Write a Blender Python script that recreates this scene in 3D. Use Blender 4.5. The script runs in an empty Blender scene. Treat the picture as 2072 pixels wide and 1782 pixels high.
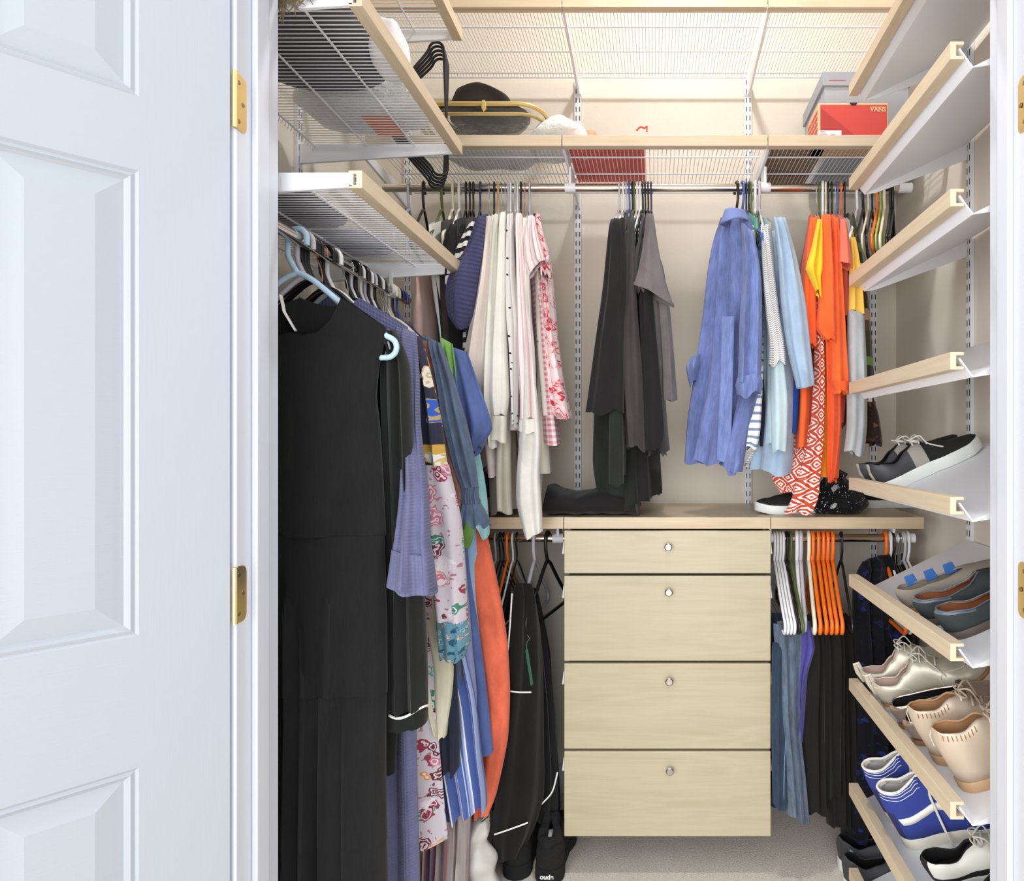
import bpy, bmesh, math, random
from mathutils import Vector, Matrix
R=math.radians; PI=math.pi
col=bpy.context.scene.collection
sc=bpy.context.scene
# ---------------------------------------------------------------- camera, world, light, exposure
F=1250.0; CX=1324.0; CY=892.0; CZ=1.26          # focal length and vanishing point in pixels (2072 x 1782), lens height
cam=bpy.data.cameras.new('camera'); camo=bpy.data.objects.new('camera',cam); col.objects.link(camo)
camo.location=(0,0,CZ); camo.rotation_euler=(R(90),0,0)
cam.sensor_fit='HORIZONTAL'; cam.sensor_width=36; cam.lens=36*F/2072
cam.shift_x=(1036-CX)/2072; cam.shift_y=(CY-891)/2072; cam.clip_start=.02
sc.camera=camo
w=bpy.data.worlds.new('world'); sc.world=w; w.use_nodes=True
w.node_tree.nodes['Background'].inputs[0].default_value=(.92,.96,1,1)
w.node_tree.nodes['Background'].inputs[1].default_value=1.0
def lamp(name,loc,power,radius,color=(1,1,1)):
    l=bpy.data.lights.new(name,'AREA'); l.shape='DISK'; l.size=radius*2; l.energy=power; l.color=color
    o=bpy.data.objects.new(name,l); o.location=loc; col.objects.link(o); return o
lamp('ceiling_lamp_light',(.10,1.48,3.24),10,.06,(.98,.99,1))
def area(name,loc,rot,power,sx,sy,color=(1,1,1)):
    l=bpy.data.lights.new(name,'AREA'); l.energy=power; l.shape='RECTANGLE'; l.size=sx; l.size_y=sy; l.color=color
    o=bpy.data.objects.new(name,l); o.location=loc; o.rotation_euler=rot; col.objects.link(o); return o
area('bedroom_fill_light',(-.9,-3.0,1.5),(R(91),0,R(-13)),66,3.2,2.6,(.97,.985,1))  # unseen soft fill added behind the camera, no actual window there
area('bedroom_side_fill_light',(-3.0,-1.35,1.45),(R(90),0,R(-52)),30,1.6,2.0,(1,.99,.97))  # added left-hand fill to brighten the right wall and shoe shelves, no window
sc.view_settings.view_transform='Standard'; sc.view_settings.look='None'
sc.view_settings.gamma=1; sc.view_settings.use_curve_mapping=False
sc.view_settings.exposure=.72

def P(x,y,Y): return Vector(((x-CX)/F*Y, Y, CZ+(CY-y)/F*Y))
# ---------------------------------------------------------------- materials
def lin(c):
    def f(v):
        v/=255.0
        return v/12.92 if v<=.04045 else ((v+.055)/1.055)**2.4
    return (f(c[0]),f(c[1]),f(c[2]),1)
class NT:
    def __init__(s,name,rough=.6,metal=0):
        s.m=bpy.data.materials.new(name); s.m.use_nodes=True; s.t=s.m.node_tree; s.n=s.t.nodes; s.l=s.t.links
        s.b=s.n['Principled BSDF']; s.b.inputs['Roughness'].default_value=rough; s.b.inputs['Metallic'].default_value=metal
    def node(s,ty,**k):
        n=s.n.new(ty)
        for a,v in k.items(): setattr(n,a,v)
        return n
    def link(s,a,b): s.l.new(a,b)
    def coord(s,kind='UV',scale=(1,1,1),rot=(0,0,0)):
        tc=s.node('ShaderNodeTexCoord'); mp=s.node('ShaderNodeMapping')
        mp.inputs['Scale'].default_value=scale; mp.inputs['Rotation'].default_value=rot
        s.link(tc.outputs[kind],mp.inputs[0]); return mp.outputs[0]
    def noise(s,co,scale,detail=3,rough=.5,dist=0):
        n=s.node('ShaderNodeTexNoise'); n.inputs['Scale'].default_value=scale; n.inputs['Detail'].default_value=detail
        n.inputs['Roughness'].default_value=rough; n.inputs['Distortion'].default_value=dist
        s.link(co,n.inputs['Vector']); return n.outputs[0]
    def vor(s,co,scale,rand=1,feature='F1'):
        n=s.node('ShaderNodeTexVoronoi',feature=feature); n.inputs['Scale'].default_value=scale; n.inputs['Randomness'].default_value=rand
        s.link(co,n.inputs['Vector']); return n
    def ramp(s,fac,stops,const=False):
        n=s.node('ShaderNodeValToRGB'); r=n.color_ramp
        if const: r.interpolation='CONSTANT'
        while len(r.elements)<len(stops): r.elements.new(.5)
        for e,(p,c) in zip(r.elements,stops): e.position=p; e.color=lin(c) if len(c)==3 else c
        s.link(fac,n.inputs[0]); return n.outputs[0]
    def math(s,op,a,b=None):
        n=s.node('ShaderNodeMath',operation=op)
        for i,v in enumerate((a,b)):
            if v is None: continue
            if isinstance(v,(int,float)): n.inputs[i].default_value=v
            else: s.link(v,n.inputs[i])
        return n.outputs[0]
    def mix(s,fac,a,b,mode='MIX'):
        n=s.node('ShaderNodeMix',data_type='RGBA',blend_type=mode)
        for i,v in ((0,fac),(6,a),(7,b)):
            if isinstance(v,(int,float)): n.inputs[i].default_value=v
            elif isinstance(v,tuple): n.inputs[i].default_value=lin(v) if len(v)==3 else v
            else: s.link(v,n.inputs[i])
        return n.outputs[2]
    def sep(s,co):
        n=s.node('ShaderNodeSeparateXYZ'); s.link(co,n.inputs[0]); return n.outputs
    def bump(s,h,strength=.3,dist=.002):
        n=s.node('ShaderNodeBump'); n.inputs['Strength'].default_value=strength; n.inputs['Distance'].default_value=dist
        s.link(h,n.inputs['Height'])
        if s.b.inputs['Normal'].is_linked: s.link(s.b.inputs['Normal'].links[0].from_socket,n.inputs['Normal'])
        s.link(n.outputs[0],s.b.inputs['Normal'])
    def color(s,c):
        if isinstance(c,tuple): s.b.inputs['Base Color'].default_value=lin(c)
        else: s.link(c,s.b.inputs['Base Color'])
_mc={}
def plain(name,c,rough=.5,metal=0,bump=None,var=0,coord='Object',trans=0,alpha=1):
    if name in _mc: return _mc[name]
    t=NT(name,rough,metal); co=t.coord(coord)
    if var:
        n=t.noise(co,9,3); d=tuple(max(0,v*(1-var)) for v in c); l=tuple(min(255,v*(1+var*.6)) for v in c)
        t.color(t.ramp(n,[(.3,d),(.7,l)]))
    else: t.color(c)
    if bump: t.bump(t.noise(co,bump[0],3),bump[1],bump[2] if len(bump)>2 else .002)
    if trans: t.b.inputs['Transmission Weight'].default_value=trans
    if alpha<1: t.b.inputs['Alpha'].default_value=alpha
    _mc[name]=t.m; return t.m
def fab_finish(t,wr=.5,weave=1.0):
    t.b.inputs['Roughness'].default_value=.88
    try: t.b.inputs['Sheen Weight'].default_value=.12; t.b.inputs['Specular IOR Level'].default_value=.2
    except Exception: pass
    co=t.coord('UV',(1,.35,1)); t.bump(t.noise(co,16,3,.5,.8),wr,.006)
    co2=t.coord('UV'); t.bump(t.noise(co2,420,1),.25*weave,.0012)
def fabric(name,c,var=.10,wr=.5,weave=1,gauze=0):
    if name in _mc: return _mc[name]
    t=NT(name); co=t.coord('UV',(1,.5,1)); n=t.noise(co,14,4,.6)
    d=tuple(max(0,v*(1-var)) for v in c); l=tuple(min(255,v*(1+var)+2) for v in c)
    cc=t.ramp(n,[(.3,d),(.7,l)])
    if var>=.16:   # slubby linen / denim threads
        th=t.noise(t.coord('UV',(260,26,1)),1,2); cc=t.mix(.35,cc,t.ramp(th,[(.35,d),(.65,l)]))
    t.color(cc); fab_finish(t,wr,weave)
    if gauze:
        s=t.sep(t.coord('UV')); 
        for k in (0,1):
            w_=t.math('SINE',t.math('MULTIPLY',s[k],gauze)); t.bump(w_,.35,.002)
    _mc[name]=t.m; return t.m
def stripes(name,stops,period,axis=0,wr=.4,tilt=0):
    if name in _mc: return _mc[name]
    t=NT(name); s=t.sep(t.coord('UV',(1,1,1),(0,0,tilt)))
    f=t.math('FRACT',t.math('MULTIPLY',s[axis],1/period))
    t.color(t.ramp(f,stops,True)); fab_finish(t,wr); _mc[name]=t.m; return t.m
def gingham(name,a,b,period):
    t=NT(name); s=t.sep(t.coord('UV'))
    fx=t.math('GREATER_THAN',t.math('FRACT',t.math('MULTIPLY',s[0],1/period)),.5)
    fy=t.math('GREATER_THAN',t.math('FRACT',t.math('MULTIPLY',s[1],1/period)),.5)
    f=t.math('MULTIPLY',t.math('ADD',fx,fy),.5); t.color(t.ramp(f,[(0,a),(1,b)])); fab_finish(t); return t.m
def dots(name,base,dot,scale=40,thr=.16,rand=.25):
    t=NT(name); v=t.vor(t.coord('UV'),scale,rand); t.color(t.ramp(v.outputs['Distance'],[(0,dot),(thr,base)],True)); fab_finish(t); return t.m
def floral(name,base,cols,scale=14,rings=None,cover=.42,lines=None,leaf=None):
    t=NT(name); co=t.coord('UV'); nz=t.node('ShaderNodeTexNoise'); nz.inputs['Scale'].default_value=scale*1.9; nz.inputs['Detail'].default_value=1.5; t.link(co,nz.inputs['Vector'])
    mx=t.node('ShaderNodeVectorMath',operation='MULTIPLY_ADD'); t.link(nz.outputs['Color'],mx.inputs[0]); mx.inputs[1].default_value=(1.15/scale,)*3; t.link(co,mx.inputs[2])
    v=t.vor(mx.outputs[0],scale); d=v.outputs['Distance']; cs=t.sep(v.outputs['Color'])
    n=len(cols); hue=t.ramp(cs[0],[(i/n,c) for i,c in enumerate(cols)],True)
    ring=t.math('FRACT',t.math('MULTIPLY',d,rings or 7.0)); petal=t.mix(t.math('MULTIPLY',t.math('GREATER_THAN',ring,.62),.8),hue,lines or (245,240,235))
    b=base
    if leaf:
        v2=t.vor(mx.outputs[0],scale*2.3); b=t.ramp(v2.outputs['Distance'],[(0,leaf),(.2,base)],True)
    t.color(t.mix(t.math('LESS_THAN',d,cover),b,petal)); fab_finish(t); return t.m
def geo(name,a,b,scale):
    t=NT(name); co=t.coord('UV',(1,1,1),(0,0,R(45))); s=t.sep(co)
    fs=[t.math('ABSOLUTE',t.math('SUBTRACT',t.math('FRACT',t.math('MULTIPLY',s[k],scale)),.5)) for k in (0,1)]
    m=t.math('MAXIMUM',fs[0],fs[1]); r=t.math('FRACT',t.math('MULTIPLY',m,4.2))
    z=t.noise(t.coord('UV'),scale*2.2,0); r=t.math('FRACT',t.math('ADD',r,t.math('MULTIPLY',z,.55)))
    t.color(t.ramp(r,[(0,a),(.5,b),(.95,a)],True)); fab_finish(t); return t.m
def wood(name,c1,c2,axis=0,rough=.42,scale=1):
    t=NT(name,rough); sc_=[14,14,14]; sc_[axis]=1.1; co=t.coord('Object',tuple(v*scale for v in sc_))
    n=t.noise(co,2.2,4,.55,1.4); f=t.noise(co,9,2)
    a=t.ramp(n,[(.3,c2),(.5,c1),(.7,c2)]); t.color(t.mix(.25,a,t.ramp(f,[(.4,c2),(.6,c1)])))
    t.bump(n,.05,.001); return t.m
MAT={}
def wall_mat(name,c):
    t=NT(name,.85); co=t.coord('Object'); n=t.noise(co,3,3)
    t.color(t.ramp(n,[(.3,tuple(v*.97 for v in c)),(.7,c)])); t.bump(t.noise(co,26,3,.55,.4),.35,.003); t.bump(t.noise(co,120,2),.12,.001); return t.m
MAT['wall']=wall_mat('painted_textured_wall',(232,223,209))
MAT['ceil']=wall_mat('white_ceiling_paint',(236,235,232))
t=NT('beige_carpet_pile',.95); co=t.coord('Object'); n=t.noise(co,5,4); f=t.noise(co,220,3)
t.color(t.mix(.55,t.ramp(n,[(.3,(222,210,194)),(.7,(238,228,214))]),t.ramp(f,[(.35,(198,184,166)),(.65,(246,240,230))]))); t.bump(f,.5,.003); MAT['carpet']=t.m
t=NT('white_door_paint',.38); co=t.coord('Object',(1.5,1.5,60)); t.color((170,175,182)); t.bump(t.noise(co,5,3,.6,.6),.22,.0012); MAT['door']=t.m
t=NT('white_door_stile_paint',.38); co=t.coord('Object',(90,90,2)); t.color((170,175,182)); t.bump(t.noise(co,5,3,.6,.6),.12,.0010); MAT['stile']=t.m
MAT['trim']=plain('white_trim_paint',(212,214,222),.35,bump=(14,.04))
MAT['brass']=plain('polished_brass',(226,200,140),.28,1,bump=(30,.05))
MAT['screw']=plain('brass_screw',(160,140,100),.35,1)
MAT['white_metal']=plain('white_epoxy_metal',(238,239,243),.35)
MAT['slot']=plain('dark_slot',(70,68,66),.8)
MAT['wire']=plain('white_coated_wire',(236,236,240),.4)
MAT['woodx']=wood('birch_veneer_along_x',(214,196,172),(202,182,154),0)
MAT['woody']=wood('birch_veneer_along_y',(216,197,170),(204,183,152),1)
MAT['front']=wood('birch_drawer_front_lacquer',(192,181,154),(180,168,138),0,.3,.7)
MAT['counter']=wood('birch_counter_top',(204,184,154),(190,168,136),0,.3,.7)
MAT['chrome']=plain('satin_chrome',(216,208,198),.16,1)
MAT['nickel']=plain('brushed_nickel',(196,188,180),.3,1)
MAT['dark']=plain('dark_void',(40,36,34),.9)
# ---------------------------------------------------------------- objects
def tag(o,label=None,cat=None,group=None,kind=None):
    if label: o['label']=label
    if cat: o['category']=cat
    if group: o['group']=group
    if kind: o['kind']=kind
    return o
def thing(name,label,cat,loc=(0,0,0),rot=(0,0,0),group=None):
    o=bpy.data.objects.new(name,None); o.empty_display_size=.02; col.objects.link(o); o.location=loc; o.rotation_euler=rot
    return tag(o,label,cat,group)
def rootloc(o):
    v=Vector((0,0,0))
    while o is not None: v+=Vector(o.location); o=o.parent
    return v
class MB:
    def __init__(s): s.v=[]; s.f=[]; s.m=[]; s.uv={}
    def add(s,vs,fs,mi=0,uvs=None):
        b=len(s.v); s.v+= [tuple(v) for v in vs]
        for i,f in enumerate(fs):
            if uvs is not None: s.uv[len(s.f)]=uvs[i]
            s.f.append(tuple(k+b for k in f)); s.m.append(mi)
        return s
    def box(s,x0,x1,y0,y1,z0,z1,mi=0):
        vs=[(x,y,z) for x in (x0,x1) for y in (y0,y1) for z in (z0,z1)]
        return s.add(vs,[(0,1,3,2),(4,6,7,5),(0,4,5,1),(2,3,7,6),(0,2,6,4),(1,5,7,3)],mi)
    def prism(s,pts,d,mi=0):      # closed outline extruded by vector d
        n=len(pts); vs=[Vector(p) for p in pts]; vs+=[v+Vector(d) for v in vs]
        return s.add(vs,[tuple(range(n))[::-1],tuple(range(n,2*n))]+[(i,(i+1)%n,n+(i+1)%n,n+i) for i in range(n)],mi)
    def loft(s,rings,closed=True,cap0=True,cap1=True,mi=0,uvs=False):
        n=len(rings[0]); vs=[p for r in rings for p in r]; fs=[]
        m=n if closed else n-1
        for j in range(len(rings)-1):
            for i in range(m): fs.append((j*n+i,j*n+(i+1)%n,(j+1)*n+(i+1)%n,(j+1)*n+i))
        if cap0: fs.append(tuple(range(n))[::-1])
        if cap1: fs.append(tuple((len(rings)-1)*n+i for i in range(n)))
        return s.add(vs,fs,mi)
    def tube(s,pts,r,seg=8,mi=0,closed=False,cap=True,flat=1):
        pts=[Vector(p) for p in pts]; n=len(pts); rings=[]; prev=None
        for i,p in enumerate(pts):
            a=pts[(i-1)%n] if (closed or i>0) else p; b=pts[(i+1)%n] if (closed or i<n-1) else p
            t=(b-a).normalized()
            if prev is None:
                up=Vector((0,0,1)) if abs(t.z)<.9 else Vector((1,0,0)); u=t.cross(up).normalized()
            else: u=(prev-t*prev.dot(t)).normalized()
            prev=u; vv=t.cross(u); rr=r[i] if isinstance(r,(list,tuple)) else r
            rings.append([p+u*math.cos(2*PI*k/seg)*rr+vv*math.sin(2*PI*k/seg)*rr*flat for k in range(seg)])
        if closed: rings.append(rings[0])
        return s.loft(rings,True,cap and not closed,cap and not closed,mi)
    def lathe(s,prof,c=(0,0,0),seg=32,sx=1,sy=1,mi=0,axis='z'):
        rings=[]
        for r,h in prof:
            ring=[]
            for k in range(seg):
                a=2*PI*k/seg; x,y=r*math.cos(a)*sx,r*math.sin(a)*sy
                ring.append((c[0]+x,c[1]+y,c[2]+h) if axis=='z' else (c[0]+x,c[1]+h,c[2]+y) if axis=='y' else (c[0]+h,c[1]+x,c[2]+y))
            rings.append(ring)
        return s.loft(rings,True,True,True,mi)
    def build(s,name,mats,parent=None,smooth=35,bevel=0,local=False,kind=None,solid=None,subsurf=0,label=None):
        me=bpy.data.meshes.new(name)
        off=Vector((0,0,0)) if (local or parent is None) else rootloc(parent)
        me.from_pydata([tuple(Vector(v)-off) for v in s.v],[],s.f)
        mats=mats if isinstance(mats,(list,tuple)) else [mats]
        for m in mats: me.materials.append(m)
        me.polygons.foreach_set('material_index',s.m)
        if s.uv:
            uvl=me.uv_layers.new(name='UVMap')
            for p in me.polygons:
                u=s.uv.get(p.index)
                if u:
                    for li,c in zip(p.loop_indices,u): uvl.data[li].uv=c
        bm=bmesh.new(); bm.from_mesh(me); bmesh.ops.recalc_face_normals(bm,faces=bm.faces); bm.to_mesh(me); bm.free()
        if smooth:
            me.shade_smooth(); me.set_sharp_from_angle(angle=R(smooth))
        o=bpy.data.objects.new(name,me); col.objects.link(o)
        if parent is not None: o.parent=parent
        if bevel:
            b=o.modifiers.new('bevel','BEVEL'); b.width=bevel; b.segments=2; b.limit_method='ANGLE'; b.angle_limit=R(40)
        if solid:
            b=o.modifiers.new('solid','SOLIDIFY'); b.thickness=solid[0]; b.offset=-1
            if len(solid)>1: b.material_offset=solid[1]; b.material_offset_rim=solid[2]
        if subsurf:
            b=o.modifiers.new('sub','SUBSURF'); b.levels=subsurf; b.render_levels=subsurf
        if kind: o['kind']=kind
        if label: o['label']=label
        return o
def struct(mb,name,mats,**k): return mb.build(name,mats,kind='structure',**k)
def copy_tree(o,parent=None):
    c=o.copy(); col.objects.link(c); c.parent=parent
    for ch in [x for x in o.children]: copy_tree(ch,c)
    return c
def crom(pts,n=6):
    pts=[Vector(p) for p in pts]; out=[]
    for i in range(len(pts)-1):
        p0=pts[max(0,i-1)]; p1=pts[i]; p2=pts[i+1]; p3=pts[min(len(pts)-1,i+2)]
        for k in range(n):
            t=k/n; out.append(.5*((2*p1)+(p2-p0)*t+(2*p0-5*p1+4*p2-p3)*t*t+(3*p1-p0-3*p2+p3)*t**3))
    out.append(pts[-1]); return out
# ================================================================ room shell
XL,XR,YB,ZC=-.985,.87,2.223,3.32
YF0,YF1=1.0,1.095; JX0,JX1=-.667,.595; ZD=2.075
struct(MB().box(-3,3,-3,YF1,-.06,0).box(XL-.1,XR+.1,YF1,YB+.1,-.06,0),'floor',MAT['carpet'])
struct(MB().box(XL-.1,XR+.1,YF0-.02,YB+.1,ZC,ZC+.1),'ceiling',MAT['ceil'])
struct(MB().box(XL-.1,XR+.1,YB,YB+.1,0,ZC),'wall_back',MAT['wall'])
struct(MB().box(XL-.1,XL,YF1,YB,0,ZC),'wall_left',MAT['wall'])
struct(MB().box(XR,XR+.1,YF1,YB,0,ZC),'wall_right',MAT['wall'])
struct(MB().box(-3,JX0-.02,YF0,YF1,0,ZC).box(JX1+.02,3,YF0,YF1,0,ZC).box(JX0-.02,JX1+.02,YF0,YF1,ZD+.02,ZC),'wall_front',MAT['wall'])
def jamb(name,x0,x1,stop):
    m=MB().box(x0,x1,.985,YF1+.002,0,ZD)
    m.box(*sorted(stop),1.022,1.056,0,ZD-.01)
    struct(m,name,MAT['trim'],bevel=.0025)
jamb('trim_1',JX0-.02,JX0,(JX0,JX0+.010)); jamb('trim_2',JX1,JX1+.02,(JX1-.010,JX1))
m=MB().box(JX0-.02,JX1+.02,.985,YF1+.002,ZD,ZD+.02); struct(m,'trim_3',MAT['trim'],bevel=.002)
# bedroom-side casing on the right
struct(MB().box(JX1+.02,JX1+.08,.985,1.0,0,ZD+.06),'trim_4',MAT['trim'],bevel=.004)
# baseboards
def base(name,pts,d):
    struct(MB().prism(pts,d),name,MAT['trim'],bevel=.002)
base('baseboard_back',[(XL,YB,0),(XL,YB-.013,0),(XL,YB-.013,.075),(XL,YB-.009,.085),(XL,YB-.009,.097),(XL,YB,.103)],(XR-XL,0,0))
base('baseboard_right',[(XR,YF1,0),(XR-.013,YF1,0),(XR-.013,YF1,.075),(XR-.009,YF1,.085),(XR-.009,YF1,.097),(XR,YF1,.103)],(0,YB-YF1-.013,0))
base('baseboard_left',[(XL,YF1,0),(XL+.013,YF1,0),(XL+.013,YF1,.075),(XL+.009,YF1,.085),(XL+.009,YF1,.097),(XL,YF1,.103)],(0,YB-YF1-.013,0))
# ---- six panel door leaf, standing open towards the bedroom
def door_leaf(name,hinge,dirv,nrm,W=.61,th=.035):
    d=Vector(dirv).normalized(); n=Vector(nrm).normalized(); h=Vector(hinge)
    def Q(s,z,k=0): return h+d*s+n*k+Vector((0,0,z))
    cols=[0,.1117,.275,.335,.498,W]; rows=[.012,.20,.787,.978,1.652,1.759,1.93,2.055]
    m=MB()
    for i in range(5):
        for j in range(7):
            a,b,z0,z1=cols[i],cols[i+1],rows[j],rows[j+1]
            if i in (1,3) and j in (1,3,5):
                prof=[(0,0),(.004,-.0035),(.009,-.0015),(.012,-.005),(.016,-.008),(.047,-.0015)]
                rings=[[Q(a+o,z0+o,k),Q(b-o,z0+o,k),Q(b-o,z1-o,k),Q(a+o,z1-o,k)] for o,k in prof]
                m.loft(rings,True,False,True)
            else:
                m.add([Q(a,z0),Q(b,z0),Q(b,z1),Q(a,z1)],[(0,1,2,3)],0 if j in (0,2,4,6) and i in(1,2,3) else 1)
    e=[Q(0,rows[0]),Q(W,rows[0]),Q(W,rows[-1]),Q(0,rows[-1])]; f=[Vector(p)-n*th for p in e]
    m.add(e+f,[(0,4,5,1),(1,5,6,2),(2,6,7,3),(3,7,4,0),(4,7,6,5)],1)
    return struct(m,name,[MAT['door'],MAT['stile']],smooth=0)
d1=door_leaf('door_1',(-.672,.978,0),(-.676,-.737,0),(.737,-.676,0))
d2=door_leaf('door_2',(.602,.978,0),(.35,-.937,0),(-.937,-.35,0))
# ---- hinges let into the jambs
def hinge(x,z,sgn,label,zup=1):
    t=thing('door_hinge',label,'hinge',(x,.985,z),group=None)
    w,h=.029,.045; xs=x+sgn*.0012
    pts=[(0,-h),(w-.012,-h)]+[(w-.012+.012*math.sin(a),-h+.012-.012*math.cos(a)) for a in [i*PI/12 for i in range(1,7)]]
    pts+=[(w-.012+.012*math.cos(a),h-.012+.012*math.sin(a)) for a in [i*PI/12 for i in range(0,7)]]+[(0,h)]
    MB().prism([(xs,.980+a,z+b) for a,b in pts],(sgn*-.0014,0,0)).build('leaf_plate',MAT['brass'],t,smooth=0)
    for a,b in ((.010,-.031),(.020,0),(.010,.031)):
        s=MB().lathe([(.0001,0),(.0035,0),(.0038,-.0004),(.0038,-.001)],(xs+sgn*.0006,.980+a,z+b),12,axis='x'); s.build('screw',MAT['screw'],t)
    MB().tube([(xs,.981,z-h),(xs,.981,z+h)],.0042,10).build('knuckle',MAT['brass'],t)
hinge(JX0,1.803,1,'upper brass butt hinge on the left door jamb')
hinge(JX0,1.014,1,'lower brass butt hinge on the left door jamb')
hinge(JX1,1.803,-1,'upper brass butt hinge on the right door jamb')
hinge(JX1,1.020,-1,'lower brass butt hinge on the right door jamb')
# ---- ceiling lamp (above the frame)
t=thing('ceiling_lamp','small round white ceiling lamp above the closet middle','lamp',(.10,1.48,ZC))
MB().lathe([(.001,0),(.075,0),(.075,-.02),(.06,-.03),(.001,-.03)],(.10,1.48,ZC),32).build('base',MAT['white_metal'],t)
MB().lathe([(.02,-.03),(.02,-.06),(.016,-.065),(.001,-.065)],(.10,1.48,ZC),20).build('lamp_holder',MAT['white_metal'],t)

# ================================================================ shelving hardware
def standard(label,x=None,y=None,side='back',z0=.12,z1=2.60,group='slotted wall standards'):
    m=MB(); s=MB(); w=.0125; d=.011
    if side=='back': m.box(x-w,x+w,YB-d,YB-.0005,z0,z1)
    elif side=='left': m.box(XL+.0005,XL+d,y-w,y+w,z0,z1)
    else: m.box(XR-d,XR-.0005,y-w,y+w,z0,z1)
    n=int((z1-z0)/.032)
    for k in range(n):
        z=z0+.015+k*.032
        for o in (-.0062,.0062):
            if side=='back': s.box(x+o-.0016,x+o+.0016,YB-d-.0006,YB-d+.002,z,z+.017)
            elif side=='left': s.box(XL+d-.002,XL+d+.0006,y+o-.0016,y+o+.0016,z,z+.017)
            else: s.box(XR-d-.0006,XR-d+.002,y+o-.0016,y+o+.0016,z,z+.017)
    t=thing('wall_standard',label,'shelf standard',(x if x is not None else (XL if side=='left' else XR),y if y is not None else YB,z0),group=group)
    m.build('rail',MAT['white_metal'],t,smooth=0,bevel=.001); o=s.build('slot',MAT['slot'],t,smooth=0); o['kind']='stuff'
SX=[-.884,-.274,.336,.785]
for x,l in zip(SX,['in the back left corner behind the clothes','left of the black tops','right of the blue linen shirt','near the back right corner']):
    standard('white slotted standard on the back wall '+l,x=x,z1=2.555)
standard('white slotted standard at the far end of the left wall',y=1.70,side='left')
standard('white slotted standard near the doorway on the left wall',y=1.125,side='left')
standard('white slotted standard at the far end of the right wall',y=1.69,side='right')
standard('white slotted standard near the doorway on the right wall',y=1.125,side='right')

def fascia_x(m,x0,x1,yf,z):   # C channel facing +Y
    h=.032; m.prism([(x0,yf,z),(x0,yf,z+h),(x0,yf+.024,z+h),(x0,yf+.024,z+h-.006),(x0,yf+.011,z+h-.006),(x0,yf+.011,z+.006),(x0,yf+.024,z+.006),(x0,yf+.024,z)],(x1-x0,0,0))
def fascia_y(m,xf,sg,y0,y1,z):
    h=.032; m.prism([(xf,y0,z),(xf,y0,z+h),(xf+sg*.025,y0,z+h),(xf+sg*.025,y0,z+h-.006),(xf+sg*.011,y0,z+h-.006),(xf+sg*.011,y0,z+.006),(xf+sg*.025,y0,z+.006),(xf+sg*.025,y0,z)],(0,y1-y0,0))
def bracket_y(m,x,z,yf,yw,hw=.055):     # sheet arm on the back wall
    m.prism([(x-.004,yf,z+.026),(x-.004,yf,z+.008),(x-.004,yw,z+.026-hw),(x-.004,yw,z+.026)],(.008,0,0))
def back_shelf(x0,x1,z,pitch,label,group):
    t=thing('wire_shelf',label,'shelf',((x0+x1)/2,YB,z),group=group)
    m=MB(); fascia_x(m,x0+.0015,x1-.0015,1.807,z); m.build('fascia',MAT['woodx'],t,smooth=0,bevel=.0012)
    m=MB(); n=int((x1-x0-.02)/pitch)
    for k in range(n+1):
        x=x0+.01+k*(x1-x0-.02)/n; m.tube([(x,1.815,z+.024),(x,2.165,z+.024),(x,2.170,z+.010)],.0012,5)
    m.build('wire_deck',MAT['wire'],t)
    m=MB()
    for yy in (1.925,2.045,2.163): m.tube([(x0+.006,yy,z+.0205),(x1-.006,yy,z+.0205)],.0026,6)
    m.tube([(x0+.006,2.170,z+.008),(x1-.006,2.170,z+.008)],.0026,6)
    m.build('cross_rail',MAT['wire'],t)
def wirelabel(row,pos): return f'white wire shelf with birch edge, {pos} section of the {row} row on the back wall'
XS=[-.848,-.271,.3325,.845]
ZB=1.26+.863; ZT=1.26+1.268
for z,row,p in ((ZB,'lower',.0127),(ZT,'upper',.0105)):
    for a,b,pos in ((XS[0],XS[1],'left'),(XS[1],XS[2],'middle'),(XS[2],XS[3],'right')):
        back_shelf(a,b,z,p,wirelabel(row,pos),'wire shelves on the back wall')
for z,row in ((ZB,'lower'),(ZT,'upper')):
    for x,l in zip(SX,('far left','left','right','far right')):
        xb=x+(.004 if x>-.3 else .03)
        m=MB(); bracket_y(m,xb if x>-.5 else x,z-.004,1.83,YB-.012)
        tag(m.build('shelf_bracket',MAT['white_metal'],smooth=0,bevel=.001),f'{l} white bracket arm under the {row} wire shelf row','bracket','brackets of the back wall shelves')
# left wall wire shelves
def left_shelf(z,label,near=1.116,far=1.70):
    t=thing('wire_shelf',label,'shelf',(XL,(near+far)/2,z),group='wire shelves on the left wall')
    m=MB(); fascia_y(m,-.528,-1,near,far,z); m.build('fascia',MAT['woody'],t,smooth=0,bevel=.0012)
    m=MB(); n=int((far-near-.02)/.0127)
    for k in range(n+1):
        y=near+.01+k*(far-near-.02)/n; m.tube([(-.535,y,z+.024),(-.93,y,z+.024),(-.935,y,z+.010)],.0013,5)
    m.build('wire_deck',MAT['wire'],t)
    m=MB()
    for xx in (-.655,-.785,-.928): m.tube([(xx,near+.006,z+.0205),(xx,far-.006,z+.0205)],.0026,6)
    m.build('cross_rail',MAT['wire'],t)
    for y in (near+.004,far-.004):
        m=MB().prism([(-.545,y-.004,z+.028),(-.545,y-.004,z+.002),(XL+.012,y-.004,z-.026),(XL+.012,y-.004,z+.028)],(0,.008,0))
        m.build('end_bracket',MAT['white_metal'],t,smooth=0,bevel=.0012)
ZL1=1.26+.457; ZL2=1.26+.786; ZL3=1.26+1.10
left_shelf(ZL1,'lowest wire shelf on the left wall, right above the clothes rod')
left_shelf(ZL2,'middle wire shelf on the left wall, holding bags and a hanger bundle')
left_shelf(ZL3,'topmost wire shelf on the left wall')
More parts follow.
